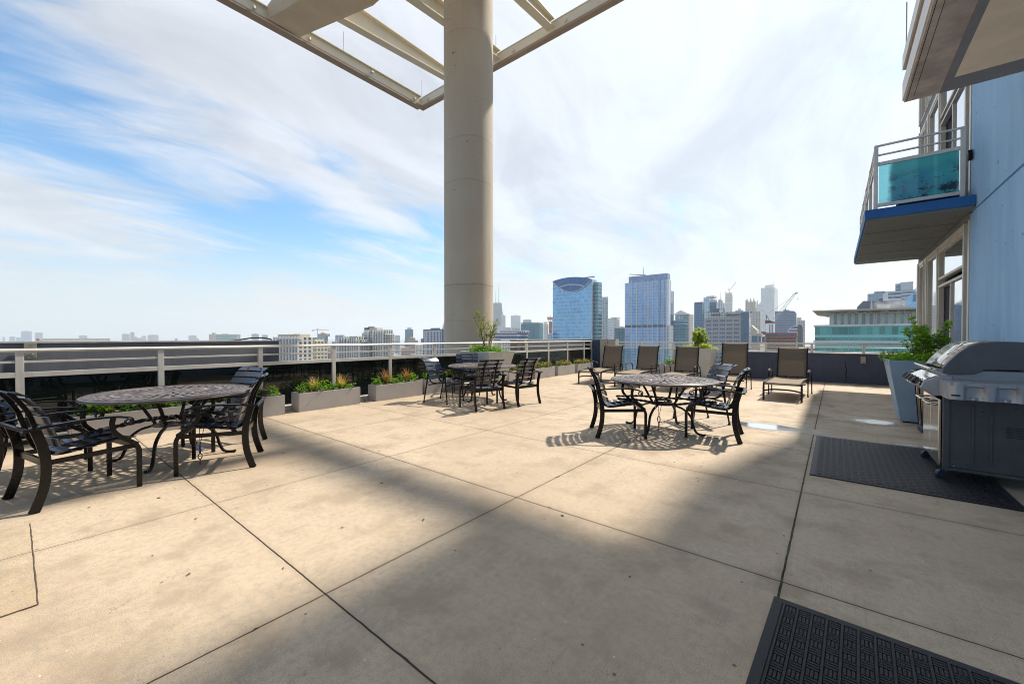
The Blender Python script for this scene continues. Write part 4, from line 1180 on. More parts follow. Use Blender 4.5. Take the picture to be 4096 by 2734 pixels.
def blades(n, h, spread, wd=.0035, droop=.5, m_=None, c=(0, 0, 0)):
    m_ = m_ or MB()
    for i in range(n):
        a = RNG.uniform(0, 2 * PI); s_ = spread * RNG.uniform(.15, 1.0) ; hh = h * RNG.uniform(.55, 1.1)
        p0 = Vector((c[0] + RNG.normal(0, .02), c[1] + RNG.normal(0, .02), c[2])); dx, dy = math.cos(a), math.sin(a); P = []
        dr_ = droop * RNG.uniform(.2, 1.3)
        for k in range(6):
            t = k / 5; P.append(p0 + Vector((dx * s_ * t ** 1.5, dy * s_ * t ** 1.5, hh * (t - dr_ * .45 * t ** 3))))
        sv = Vector((-dy, dx, 0)); V = []
        for k, p in enumerate(P):
            w_ = wd * (1 - (k / 5) ** 2 * .85); V += [p + sv * w_, p - sv * w_]
        m_.add(V, [(2 * k, 2 * k + 1, 2 * k + 3, 2 * k + 2) for k in range(5)])
    return m_


def flowers(pts, r=.018):
    m_ = MB()
    for p in pts:
        for k in range(7):
            a = k * 2 * PI / 7 + random.random(); d = Vector((math.cos(a), math.sin(a), .25)) * r; s_ = Vector((-math.sin(a), math.cos(a), 0)) * r * .45
            c = Vector(p); m_.add([c, c + d * .6 + s_, c + d * 1.2, c + d * .6 - s_], [(0, 1, 2, 3)])
    return m_


def planter_box(y0, y1, label, x0=-7.80, x1=-7.50, h=.335, m=None):
    r = empty('planter_box', ((x0 + x1) / 2, (y0 + y1) / 2, 0), random.uniform(-.012, .012), label, 'planter', 'grey rectangular planter boxes')
    a, b, t = (x1 - x0) / 2, (y1 - y0) / 2, .018
    m_ = MB(); m_.box(-a, a, -b, -b + t, .0, h); m_.box(-a, a, b - t, b, 0, h); m_.box(-a, -a + t, -b + t, b - t, 0, h); m_.box(a - t, a, -b + t, b - t, 0, h); m_.box(-a + t, a - t, -b + t, b - t, .01, .03)
    m_.build('box', m or M['planter'], r, bevel=.005)
    m_ = MB(); nx, ny = 4, 14; V = []
    for i in range(nx + 1):
        for j in range(ny + 1): V.append((-a + t + (2 * a - 2 * t) * i / nx, -b + t + (2 * b - 2 * t) * j / ny, h - .035 + random.uniform(-.012, .012)))
    m_.add(V, [(i * (ny + 1) + j, (i + 1) * (ny + 1) + j, (i + 1) * (ny + 1) + j + 1, i * (ny + 1) + j + 1) for i in range(nx) for j in range(ny)])
    m_.build('soil', M['soil'], r, smooth=True)
    return r


def bedding(x, y0, y1, z, lab, n=420, m='leaf', fl=3, size=.05, hh=.10, trail=True, xs=.10):
    yc = (y0 + y1) / 2
    r = empty('bedding_plant', (x, yc, z), 0, lab, 'plant', 'leafy plants growing in the grey planter boxes')
    k = max(3, int((y1 - y0) / .22)); m_ = MB()
    for i in range(k):
        yy = (y0 - yc) + (y1 - y0) * (i + .5) / k + random.uniform(-.04, .04)
        hz = hh * random.uniform(.6, 1.35)
        q = leaves(n // k, (random.uniform(-.03, .03), yy, hz * .45), (xs, .15, hz), size, zmin=.0)
        m_.add(q.v, q.f)
    m_.build('foliage', M[m], r)
    st = MB()
    for i in range(18 if trail else 8):
        yy = random.uniform(y0 - yc, y1 - yc); a = random.uniform(0, 2 * PI); l_ = random.uniform(.10, .24)
        pts = curve_pts([(0, yy, 0), (math.cos(a) * l_ * .4, yy + math.sin(a) * l_ * .4, l_ * .55), (math.cos(a) * l_, yy + math.sin(a) * l_, l_ * random.uniform(.4, 1.0))], 3)
        st.tube(pts, .0022, 4)
        for p in pts[2:]:
            q = leaves(3, tuple(p), (.025, .025, .02), size * .85, dome=False); m2 = q
            st.add(q.v, q.f)
    st.build('stems', M['leaf'] if m != 'leaf_olive' else M['leaf_olive'], r)
    if fl:
        pts = [(random.uniform(-.08, .10), random.uniform(y0 - yc + .05, y1 - yc - .05), hh * random.uniform(.9, 1.6)) for _ in range(fl)]
        flowers(pts).build('flower', M['petal'], r)
    return r


def tuft(x, y, z, lab, h=.30, n=60, m='grass_red', spread=.16, wd=.003):
    r = empty('ornamental_grass', (x, y, z), 0, lab, 'ornamental grass', 'rust coloured grass tufts in the planter boxes')
    blades(n, h, spread, wd, .5).build('blades', M[m], r)
    blades(int(n * .5), h * .55, spread * .8, wd, .5).build('blades', M['leaf_olive'], r)
    return r


PB = [
 (.44, 1.68, 'long grey planter box seen below the left table', 'leaf', 'behind the left table', ('grass_straw', 'grass_red')),
 (1.78, 2.985, 'grey planter box half hidden behind the blue-lit chair at the left', 'leaf', 'right of the blue-lit chair at the left', ('grass_red', 'grass_red')),
 (3.21, 4.42, 'grey planter box standing free between the left table and the second lone box', 'leaf', 'with trailing stems in the free-standing box nearest the left table', ('grass_straw', 'grass_straw')),
 (4.77, 6.00, 'grey planter box with the tallest rust grasses, left of the middle table', 'leaf', 'with orange blooms left of the middle table', ('grass_red', 'grass_red')),
 (6.07, 7.28, 'grey planter box directly behind the middle table', 'leaf', 'directly behind the middle table', ('grass_red', 'grass_dark')),
 (9.20, 10.40, 'grey planter box right of the tapered planter, behind the middle table', 'leaf_olive', 'just right of the tapered planter', ('grass_dark', 'grass_red')),
 (10.50, 11.70, 'grey planter box second in the row leading to the corner', 'leaf_olive', 'in the second box towards the corner', ('grass_dark', 'grass_red')),
 (11.88, 13.08, 'grey planter box third in the row leading to the corner', 'leaf_olive', 'in the third box towards the corner', ('grass_dark', 'grass_red')),
 (13.28, 14.48, 'grey planter box closest to the dark corner wall', 'leaf_olive', 'in the box closest to the corner', ('grass_red', 'grass_red')),
]
for i, (a, b, lab, m, w_, gr) in enumerate(PB):
    planter_box(a, b, lab)
    bedding(-7.65, a + .06, b - .06, .31, 'low green leafy plants ' + w_, 520 if i < 5 else 560, m, 8 if i < 5 else 3, .052 if i < 5 else .045, .12 if i != 0 else .14)
    for j, g in enumerate(gr):
        yy = a + (b - a) * (.30 if j == 0 else .74)
        hgt = {3: .38, 2: .33, 0: .34}.get(i, .26)
        tuft(-7.65, yy, .31, ('left' if j == 0 else 'right') + ' tuft of ' + {'grass_red': 'rust red', 'grass_straw': 'straw coloured', 'grass_dark': 'burgundy'}[g] + ' grass ' + w_, hgt, 110 if i < 5 else 90, g, .20)
# two small boxes at the far railing
planter_box(14.55, 14.85, 'small grey planter box seen between the second and third lounger', -4.95, -4.30, .40)
bedding(-4.62, 14.58, 14.82, .38, 'green plant in the small box between the second and third lounger', 160, 'leaf', 0, .05, .12, xs=.2)
tuft(-4.45, 14.7, .38, 'rust grass in the small box between the second and third lounger', .26, 40, 'grass_red')
planter_box(14.75, 15.05, 'small grey planter box in shade behind the raised lounger', -3.25, -2.70, .36)
bedding(-2.95, 14.78, 15.02, .34, 'reddish plant in the box behind the raised lounger', 170, 'leaf_olive', 0, .05, .12, xs=.2)
tuft(-3.02, 14.9, .34, 'burgundy grass in the box behind the raised lounger', .30, 50, 'grass_dark')


def tapered_planter(x, y, bot, top, h, m, label, rz=0):
    r = empty('tapered_planter', (x, y, 0), rz, label, 'planter')
    a, b, t = bot / 2, top / 2, .03
    V = [(-a, -a, .02), (a, -a, .02), (a, a, .02), (-a, a, .02), (-b, -b, h), (b, -b, h), (b, b, h), (-b, b, h)]
    c = b - t
    V += [(-c, -c, h), (c, -c, h), (c, c, h), (-c, c, h), (-c + .02, -c + .02, h - .14), (c - .02, -c + .02, h - .14), (c - .02, c - .02, h - .14), (-c + .02, c - .02, h - .14)]
    F = [(0, 1, 5, 4), (1, 2, 6, 5), (2, 3, 7, 6), (3, 0, 4, 7), (3, 2, 1, 0)]
    for k in range(4): F.append((4 + k, 4 + (k + 1) % 4, 8 + (k + 1) % 4, 8 + k)); F.append((8 + k, 8 + (k + 1) % 4, 12 + (k + 1) % 4, 12 + k))
    MB().add(V, F).build('pot', m, r, bevel=.006)
    MB().box(-c + .018, c - .018, -c + .018, c - .018, h - .09, h - .06).build('soil', M['soil'], r)
    fo = MB()
    for sx in (-1, 1):
        for sy in (-1, 1): fo.box(sx * a * .8 - .03, sx * a * .8 + .03, sy * a * .8 - .03, sy * a * .8 + .03, 0, .02)
    fo.build('foot', M['slot'], r)
    return r


def shrub(x, y, z, label, height, spread, lm, tip_leaves, seed, nb=9, under=True, ur=.42, leafsize=.05, um='leaf', kind='shrub'):
    rs = random.Random(seed)
    r = empty(kind, (x, y, z), 0, label, 'shrub')
    br = MB(); tips = []
    def grow(p, d, l_, rad, depth):
        n = 5; P = [Vector(p)]; dd = Vector(d).normalized()
        for k in range(n):
            dd = (dd + Vector((rs.uniform(-.14, .14), rs.uniform(-.14, .14), .10))).normalized(); P.append(P[-1] + dd * l_ / n)
        br.tube(P, [rad * (1 - .11 * k) for k in range(n + 1)], 6)
        if depth >= 1:
            for k in range(1, n + 1): tips.append((P[k], dd, depth))
        if depth < 2:
            for q in range(rs.choice((2, 3))):
                k = rs.randint(2, n); a = rs.uniform(0, 2 * PI); o_ = Vector((math.cos(a), math.sin(a), .55))
                grow(P[k], dd * .9 + o_ * .65, l_ * rs.uniform(.42, .62), rad * .55, depth + 1)
        else: tips.append((P[-1], dd, 3))
    for i in range(nb):
        a = 2 * PI * i / nb + rs.uniform(-.3, .3); t = rs.uniform(.15, 1)
        grow((rs.uniform(-.05, .05), rs.uniform(-.05, .05), -.06), (math.cos(a) * spread * t, math.sin(a) * spread * t, height), height * rs.uniform(.55, .78), .011, 0)
    br.build('branches', M['bark'], r, smooth=True)
    lv = MB()
    for (p, d, dep) in tips:
        k = tip_leaves if dep >= 2 else max(1, tip_leaves // 2)
        q = leaves(k, tuple(p), (.030 + leafsize * .4, .030 + leafsize * .4, .03), leafsize, dome=False); lv.add(q.v, q.f)
    lv.build('leaves', M[lm], r)
    if under:
        u = MB()
        for i in range(12):
            a = rs.uniform(0, 2 * PI); rr = ur * math.sqrt(rs.uniform(0, 1))
            q = leaves(150, (rr * math.cos(a), rr * math.sin(a), .05 + .05 * rs.random()), (.16, .16, .11), .055, zmin=-.10); u.add(q.v, q.f)
        # trailing over the edge
        for i in range(14):
            a = rs.uniform(0, 2 * PI); rr = ur * rs.uniform(1.0, 1.35)
            q = leaves(16, (rr * math.cos(a), rr * math.sin(a), .10 * rs.uniform(-.6, 1.4)), (.07, .07, .07), .05, zmin=-.2, dome=False); u.add(q.v, q.f)
        u.build('underplanting', M[um], r)
        flowers([(ur * rs.uniform(-1, 1), ur * rs.uniform(-1, 1), rs.uniform(.12, .22)) for _ in range(9)], .022).build('flower', M['petal'], r)
    return r


tapered_planter(1.12, 9.12, .60, .92, .985, M['planter_blue'], 'tall bluish tapered planter behind the grill')
shrub(1.12, 9.12, .93, 'bushy bright green shrub with orange flowers behind the grill', .66, .42, 'leaf_bright', 4, 5, nb=9, leafsize=.058, um='leaf_bright')
tapered_planter(-7.17, 7.88, .62, 1.04, .985, M['planter_light'], 'pale tapered planter in front of the concrete column', 0)
shrub(-7.17, 7.88, .93, 'sparse twiggy shrub with small leaves in front of the concrete column', 1.0, .62, 'leaf_olive', 3, 21, nb=8, leafsize=.046, ur=.42, um='leaf')
tapered_planter(-3.56, 14.45, .70, .96, .985, M['planter_light'], 'tall pale square planter between the third and fourth lounger')
shrub(-3.56, 14.45, .93, 'rounded yellow-green shrub between the third and fourth lounger', .62, .30, 'leaf_yellow', 5, 33, nb=9, leafsize=.062, ur=.40, um='leaf_yellow')

# ------------------------------------------------------------------ mats, puddles
def basket_mat(w_, l_, cell=.054):
    """w along x, l along y, origin at the far left corner; ribs in a basket weave between long cords"""
    m_ = MB(); m_.box(0, w_, -l_, 0, 0.001, .008)
    bd = .04
    m_.box(0, w_, -bd, 0, .008, .012); m_.box(0, w_, -l_, -l_ + bd, .008, .012); m_.box(0, bd, -l_ + bd, -bd, .008, .012); m_.box(w_ - bd, w_, -l_ + bd, -bd, .008, .012)
    nx = int((w_ - 2 * bd - .02) / cell); ny = int((l_ - 2 * bd - .02) / (cell * .92)); cx = (w_ - 2 * bd - .02) / nx; cy = (l_ - 2 * bd - .02) / ny
    x0, y0 = bd + .01, -l_ + bd + .01
    for i in range(nx + 1): m_.box(x0 + i * cx - .0045, x0 + i * cx + .0045, -l_ + bd + .004, -bd - .004, .008, .0165)
    for i in range(nx):
        for j in range(ny):
            a, b = x0 + i * cx, y0 + j * cy
            if (i + j) % 2 == 0:
                for k in range(3): m_.box(a + .0075, a + cx - .0075, b + cy * (k + .2) / 3, b + cy * (k + .82) / 3, .008, .0145)
            else:
                for k in range(3):
                    q = (cx - .015) / 3; m_.box(a + .0075 + q * (k + .15), a + .0075 + q * (k + .85), b + .003, b + cy - .003, .008, .0145)
    return m_


tag(basket_mat(1.36, 1.97).build('rubber_mat', M['rubber'], loc=(-.185, 6.85, 0), rotz=.0), 'black basket-weave rubber mat lying under the grill', 'mat', 'black rubber mats on the terrace floor')
tag(basket_mat(1.5, 2.0).build('rubber_mat', M['rubber'], loc=(-.235, 2.46, 0), rotz=-.035), 'black basket-weave rubber mat cut off by the bottom edge of the picture', 'mat', 'black rubber mats on the terrace floor')


def puddle(x, y, lx, ly, rz, label, seed):
    rs = random.Random(seed); n = 48
    def outline(k, jit):
        ph = [rs.uniform(0, 6.28) for _ in range(4)]
        return [((lx * k) * math.cos(a) * (1 + jit * math.sin(2 * a + ph[0]) + jit * .7 * math.sin(3 * a + ph[1]) + jit * .4 * math.sin(7 * a + ph[2])), (ly * k) * math.sin(a) * (1 + jit * math.sin(3 * a + ph[3]) + jit * .5 * math.sin(5 * a + ph[1]))) for a in np.linspace(0, 2 * PI, n, endpoint=False)]
    r = empty('puddle', (x, y, 0), rz, label, 'puddle')
    o = outline(1.22, .12); MB().add([(a, b, .0025) for a, b in o], [tuple(range(n))]).build('damp_edge', M['damp'], r)
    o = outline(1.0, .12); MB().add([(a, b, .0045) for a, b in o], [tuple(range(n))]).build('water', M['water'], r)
    return r


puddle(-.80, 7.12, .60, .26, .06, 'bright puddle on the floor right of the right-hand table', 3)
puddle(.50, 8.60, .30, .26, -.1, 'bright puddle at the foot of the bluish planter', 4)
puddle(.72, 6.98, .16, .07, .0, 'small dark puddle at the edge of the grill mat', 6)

# leaf litter and grit on the floor
def litter(n, label, m, size, seed, xr, yr):
    rs = random.Random(seed)
    for i in range(n):
        x, y = rs.uniform(*xr), rs.uniform(*yr); s_ = size * rs.uniform(.5, 1.2); a = rs.uniform(0, 6.28)
        v = [(0, -s_, .001), (s_ * .4, -s_ * .2, .006), (s_ * .5, s_ * .4, .002), (0, s_, .005), (-s_ * .4, s_ * .3, .002), (-s_ * .35, -s_ * .3, .005)]
        o = MB().add(v, [(0, 1, 2, 3), (0, 3, 4, 5)]).build('dead_leaf', m, loc=(x, y, .001), rotz=a)
        tag(o, label, 'dead leaf', label.replace('leaf', 'leaves').replace('tiny ', ''))


litter(14, 'tiny dry leaf lying on the sunlit floor slabs', simple('dry_leaf', (.16, .10, .05), .8), .016, 5, (-5.0, -2.2), (.2, 2.8))
litter(8, 'tiny dark leaf lying on the shaded floor slabs', simple('wet_leaf', (.05, .035, .02), .7), .014, 8, (-1.8, .6), (1.8, 5.0))

# ------------------------------------------------------------------ trash can and grill
tc_ = empty('trash_can', (1.19, 8.10, 0), 0, 'glossy black trash can between the grill and the bluish planter', 'trash can')
m_ = MB(); m_.lathe([(.235, .0), (.245, .02), (.25, .10), (.295, .74), (.30, .80)], 32); m_.build('body', M['black_plastic'], tc_, smooth=True)
m_ = MB(); m_.lathe([(.245, .02), (.262, .03), (.262, .085), (.25, .10)], 32); m_.build('base_band', M['steel_dark'], tc_, smooth=True)
rb = MB()
for k in range(16):
    a = k * PI / 8; rb.bar([(.25 * math.cos(a), .25 * math.sin(a), .10), (.298 * math.cos(a), .298 * math.sin(a), .76)], .02, .01, (-math.sin(a), math.cos(a), 0))
rb.build('rib', M['black_plastic'], tc_)
m_ = MB(); m_.tube([(.325 * math.cos(a), .325 * math.sin(a), .865) for a in np.linspace(0, 2 * PI, 49)], .018, 10, cap=False); m_.build('rim', M['black_plastic'], tc_, smooth=True)
m_ = MB(); m_.lathe([(.298, .79), (.31, .80), (.325, .86), (.30, .86), (.29, .80)], 32); m_.build('collar', M['black_plastic'], tc_, smooth=True)

gr = empty('gas_grill', (.80, 5.50, 0), 0, 'large gas grill with stainless doors, half out of frame at the right', 'grill')
GW = .92   # along y
# cabinet
m_ = MB(); m_.box(.03, .62, .0, .025, .13, .775); m_.box(.03, .62, GW - .025, GW, .13, .775); m_.box(.60, .62, .026, GW - .026, .13, .775); m_.box(.04, .61, .026, GW - .026, .13, .15)
m_.build('cabinet', M['grill_grey'], gr, bevel=.006)
MB().box(.0, .045, -.012, .035, .13, .79).build('corner_post', M['grill_grey'], gr, bevel=.004)
MB().box(.0, .045, GW - .035, GW + .012, .13, .79).build('corner_post', M['grill_grey'], gr, bevel=.004)
MB().box(.0, .62, -.006, .022, .10, .129).build('bottom_rail', M['grill_grey'], gr, bevel=.004)
m_ = MB()
for x in (.19, .30): m_.bar([(x, -.003, .20), (x, -.003, .72)], .016, .010, (1, 0, 0))
m_.build('pressed_rib', M['grill_grey'], gr, bevel=.003)
m_ = MB()
for x0 in (.385, .525):
    for k in range(6): m_.box(x0, x0 + .115, -.0025, .001, .46 + k * .017, .465 + k * .017)
m_.build('vent_slots', M['slot'], gr)
m_ = MB()
for (x, z) in ((.25, .67), (.24, .62), (.44, .72), (.10, .22), (.16, .175), (.30, .21), (.58, .70)): m_.cbox((x, -.001, z), (.010, .004, .006))
m_.build('screw_hole', M['slot'], gr)
m_ = MB()
for (x, z) in ((.075, .145), (.56, .125), (.585, .66)):
    m_.add(*(lambda q: (q.v, q.f))(MB().lathe([(.010, 0), (.010, .004), (.004, .007)], 10))) if False else m_.cbox((x, -.008, z), (.014, .006, .010))
m_.build('screw', M['stainless'], gr, bevel=.003)
for k in range(2):
    y0 = .04 + k * (GW - .08) / 2; y1 = y0 + (GW - .08) / 2 - .004
    d_ = MB(); d_.box(-.024, -.001, y0, y1, .125, .76); d = d_.build('door', M['stainless'], gr, bevel=.006)
    yh = y1 - .07 if k == 0 else y0 + .07
    h_ = MB(); yy = (y0 + .05, y1 - .05)
    h_.tube(curve_pts([(-.024, yy[0], .70), (-.075, yy[0] + .01, .705), (-.09, yy[0] + .06, .705), (-.09, yy[1] - .06, .705), (-.075, yy[1] - .01, .705), (-.024, yy[1], .70)], 4), .011, 10)
    h_.build('handle', M['stainless'], d, smooth=True)
# control panel, tilted, in front of the doors
poly = [(-.155, .865), (-.135, .925), (-.03, .985), (.06, .99), (.06, .80), (-.06, .79)]
m_ = MB().add([(a, .0, b) for a, b in poly] + [(a, GW, b) for a, b in poly], [(5, 4, 3, 2, 1, 0), (6, 7, 8, 9, 10, 11)] + [(i, (i + 1) % 6, 6 + (i + 1) % 6, 6 + i) for i in range(6)])
cp = m_.build('control_panel', M['grill_silver'], gr, bevel=.008)
nrm_ = Vector((-.075, 0, -.095)); fd = Vector((-.62, 0, -.78))
m_ = MB().add([(-.1525, .01, .862), (-.063, .01, .793), (-.063, GW - .01, .793), (-.1525, GW - .01, .862), (-.158, .01, .856), (-.068, .01, .787), (-.068, GW - .01, .787), (-.158, GW - .01, .856)],
              [(0, 1, 2, 3), (4, 7, 6, 5), (0, 4, 5, 1), (1, 5, 6, 2), (2, 6, 7, 3), (3, 7, 4, 0)])
m_.build('fascia', M['stainless'], cp)
m_ = MB().add([(-.1525, .02, .873), (-.137, .02, .921), (-.034, .02, .981), (-.034, GW - .02, .981), (-.137, GW - .02, .921), (-.1525, GW - .02, .873)], [(0, 1, 4, 5), (1, 2, 3, 4)])
q_ = m_.build('fascia', M['stainless'], cp); q_.location = (-.006, 0, .006)
for k in range(4):
    yk = .13 + k * .215
    kb = MB().lathe([(.040, 0), (.042, .010), (.034, .018), (.032, .048), (.026, .054)], 20)
    kb.cbox((0, 0, .052), (.012, .062, .014))
    o = kb.build('knob', M['black_plastic'], gr, smooth=True, bevel=.002)
    o.location = (-.150, yk, .905); o.rotation_euler = Vector((-.80, 0, .58)).to_track_quat('Z', 'Y').to_euler()
    bz = MB().lathe([(.046, -.002), (.048, .004), (.040, .008)], 20).build('bezel', M['stainless'], o, smooth=True)
# fire box and lid
fb = [(.02, .93), (.02, 1.03), (.20, 1.045), (.60, 1.045), (.62, .90), (.10, .88)]
m_ = MB().add([(a, .03, b) for a, b in fb] + [(a, GW - .03, b) for a, b in fb], [(5, 4, 3, 2, 1, 0), (6, 7, 8, 9, 10, 11)] + [(i, (i + 1) % 6, 6 + (i + 1) % 6, 6 + i) for i in range(6)])
m_.build('fire_box', M['grill_silver'], gr, bevel=.006)
lidp = [(-.005, 1.005), (-.005, 1.06), (.03, 1.12), (.09, 1.20), (.15, 1.262), (.21, 1.292), (.32, 1.308), (.46, 1.305), (.58, 1.285), (.65, 1.235), (.67, 1.13), (.665, 1.06), (.40, 1.058), (.26, 1.052), (.20, 1.012), (.10, 1.0)]
n = len(lidp)
for (ya, yb, nm) in ((-.005, .045, 'lid_end'), (GW - .045, GW + .005, 'lid_end')):
    MB().add([(a, ya, b) for a, b in lidp] + [(a, yb, b) for a, b in lidp], [tuple(range(n - 1, -1, -1)), tuple(range(n, 2 * n))] + [(i, (i + 1) % n, n + (i + 1) % n, n + i) for i in range(n)]).build(nm, M['grill_lid'], gr, bevel=.007)
lo = [(a, b + .004) for a, b in lidp[1:11]]
k_ = len(lo)
V = [(a - .002, .046, b) for a, b in lo] + [(a - .002, GW - .046, b) for a, b in lo]
lid = MB().add(V, [(i, i + 1, k_ + i + 1, k_ + i) for i in range(k_ - 1)]).build('lid', M['stainless'], gr, smooth=True)
sd = lid.modifiers.new('solid', 'SOLIDIFY'); sd.thickness = .006
th = MB().lathe([(.045, 0), (.05, .006), (.036, .010)], 24).build('thermometer', M['stainless'], gr, smooth=True)
th.location = (.118, GW / 2 - .18, 1.236); th.rotation_euler = Vector((-.72, 0, .69)).to_track_quat('Z', 'Y').to_euler(); th.scale = (1, 1.7, 1)
MB().lathe([(.034, .008), (.03, .012)], 24).build('dial', M['black_plastic'], th)
bdg = MB().cbox((0, 0, 0), (.035, .09, .003)).build('badge', M['grill_silver'], gr, bevel=.001)
bdg.location = (.012, GW / 2 + .12, 1.105); bdg.rotation_euler = Vector((-.85, 0, .5)).to_track_quat('Z', 'Y').to_euler()
MB().tube(curve_pts([(-.005, .03, 1.035), (-.07, .035, 1.045), (-.095, .09, 1.05), (-.095, GW - .09, 1.05), (-.07, GW - .035, 1.045), (-.005, GW - .03, 1.035)], 4), .014, 12).build('handle', M['stainless'], lid, smooth=True)
# side shelf towards the camera with three scooped tool bays
def shelf(y_in, y_out, sgn):
    X0, X1 = -.03, .66
    m_ = MB()
    a, b = min(y_in, y_out), max(y_in, y_out)
    m_.box(X0 + .02, X1, a + .005, b - .005, .930, .953)
    nseg = 70; V = []; yo = y_out
    for i in range(nseg + 1):
        x = X0 + (X1 - X0) * i / nseg
        d = 0.0
        for c in (.135, .315, .495):
            t = (x - c) / .062
            if abs(t) < 1: d = max(d, .036 * math.sqrt(1 - t * t))
        rnd = .05 * (1 - min(1, (x - X0) / .06)) ** 2
        for z, dd in ((.955, .0), (.925, .0), (.915, d * .6 + .0), (.83, d), (.805, d * .8)):
            V.append((x, yo + sgn * (dd * -1 - rnd) * 1.0, z))
    F = [(i * 5 + j, (i + 1) * 5 + j, (i + 1) * 5 + j + 1, i * 5 + j + 1) for i in range(nseg) for j in range(4)]
    m_.add(V, F)
    m_.box(X0, X0 + .02, a + .05, b, .81, .954)
    return m_


sh = shelf(-.006, -.36, -1).build('side_shelf', M['grill_silver'], gr, smooth=True, sharp=50)
for c in (.135, .315, .495):
    MB().lathe([(.0, -.01), (.020, -.008), (.022, .012), (.018, .016)], 14).build('tool_hook', M['grill_silver'], sh, smooth=True).location = (c, -.335, .815)
shelf(GW + .006, GW + .36, 1).build('side_shelf', M['grill_silver'], gr, smooth=True, sharp=50)
bd2 = MB().box(-.005, .05, -.3625, -.361, .835, .85).build('badge', M['steel_dark'], sh)
# casters and legs
for (x, y, front) in ((.0, .03, True), (.0, GW - .07, True), (.57, .03, False), (.57, GW - .05, False)):
    if front:
        wl_ = MB().lathe([(.015, -.016), (.040, -.016), (.045, -.010), (.045, .010), (.040, .016), (.015, .016)], 20).build('caster', M['caster'], gr, smooth=True)
        wl_.location = (x - .005, y, .046); wl_.rotation_euler = (PI / 2, 0, .5)
        MB().bar([(.0, .0, .0), (.045, .03, 0), (.05, .075, 0)], .035, .012, (0, 0, 1)).build('fork', M['caster'], wl_)
    else:
        MB().box(x - .012, x + .012, y - .012, y + .012, .016, .129).build('leg', M['steel_dark'], gr)

# ------------------------------------------------------------------ the city
GZ = -95.0


class Bld:
    """a far building: xl..xs is the face towards -Y seen in the photograph, xs..xr its +X side; D = metres to the near corner"""
    def __init__(s, name, label, xl, xs, xr, yt, D, m, cat='building', face=False, depth=28.0, side=None, group=None, zb=None):
        s.face = face
        r = ray(xs, yt); k = D / math.hypot(r.x, r.y); c = Vector((r.x * k, r.y * k)); s.zt = EYE + r.z * k
        if face:
            mid = ray((xl + xr) / 2, 1347); s.d = Vector((mid.x, mid.y)).normalized()
            rl, rr = ray(xl, 1347), ray(xr, 1347)
            kl = D / (rl.x * s.d.x + rl.y * s.d.y); kr = D / (rr.x * s.d.x + rr.y * s.d.y)
            A = Vector((rl.x * kl, rl.y * kl)); B = Vector((rr.x * kr, rr.y * kr))
            s.o = A; s.e = (B - A).normalized(); s.w = (B - A).length; s.dep = depth; s.zt = EYE + ray((xl + xr) / 2, yt).z / math.hypot(mid.x, mid.y) * D
        else:
            rl, rr = ray(xl, 1347), ray(xr, 1347)
            xw = c.y * rl.x / rl.y
            s.o = Vector((xw, c.y)); s.e = Vector((1, 0)); s.d = Vector((0, 1)); s.w = c.x - xw
            s.dep = depth if xr <= xs + .5 else max(10, c.x * rr.y / rr.x - c.y)
        s.zb = GZ if zb is None else zb
        s.r = empty(name, (s.o.x, s.o.y, s.zb), math.atan2(s.e.y, s.e.x), label, cat, group)
        s.H = s.zt - s.zb; s.m = m
        s.D = D

    def px(s, x, y, dd=0.0):
        """photo pixel -> (u along face, height above base) on the plane dd metres behind the face"""
        r = ray(x, y); n = s.d; o = s.o + n * dd
        t = (o.x * n.x + o.y * n.y) / (r.x * n.x + r.y * n.y)
        p = Vector((r.x * t, r.y * t)); return (p - s.o).dot(s.e), EYE + r.z * t - s.zb

    def body(s, m=None, z0=0, top=None, name='wall'):
        MB().box(0, s.w, 0, s.dep, z0, top if top is not None else s.H).build(name, m or s.m, s.r); return s

    def part(s, name, xl, xr, yt, yb=None, d0=2.0, d1=None, m=None, z0=None):
        u0, z1 = s.px(xl, yt, max(0, d0)); u1, _ = s.px(xr, yt, max(0, d0))
        d1 = min(d1, s.dep - .4) if d1 is not None else None
        if d1 is not None and d1 <= d0: d0 = d1 - 1.0
        zb = (s.px(xl, yb, max(0, d0))[1] if yb is not None else (s.H + .01 if z0 is None else z0))
        if z1 < zb: z1, zb = zb, z1
        return MB().box(u0, u1, d0, d1 if d1 is not None else max(d0 + 1, s.dep - 2), zb, z1).build(name, m or s.m, s.r)

    def poly(s, name, pts, d0, d1, m):
        P = [s.px(x, y, max(0, d0)) for x, y in pts]
        return MB().prism(P, d0, d1, axis='y').build(name, m, s.r) if False else MB().add(
            [(a, d0, b) for a, b in P] + [(a, d1, b) for a, b in P],
            [tuple(range(len(P))), tuple(range(2 * len(P) - 1, len(P) - 1, -1))] + [(i, (i + 1) % len(P), len(P) + (i + 1) % len(P), len(P) + i) for i in range(len(P))],
            [[(a, b) for a, b in P], [(a, b) for a, b in reversed(P)]] + [[(P[i][0], P[i][1]), (P[(i + 1) % len(P)][0], P[(i + 1) % len(P)][1])] * 2 for i in range(len(P))]).build(name, m, s.r)

    def mast(s, name, x, y0, y1, d=5.0, r=.5, m=None, x1=None):
        a = s.px(x, y0, d); b = s.px(x1 if x1 is not None else x, y1, d)
        return MB().tube([(a[0], d, a[1]), (b[0], d, b[1])], [r, r * .4], 6).build(name, m or M['steel_dark'], s.r)


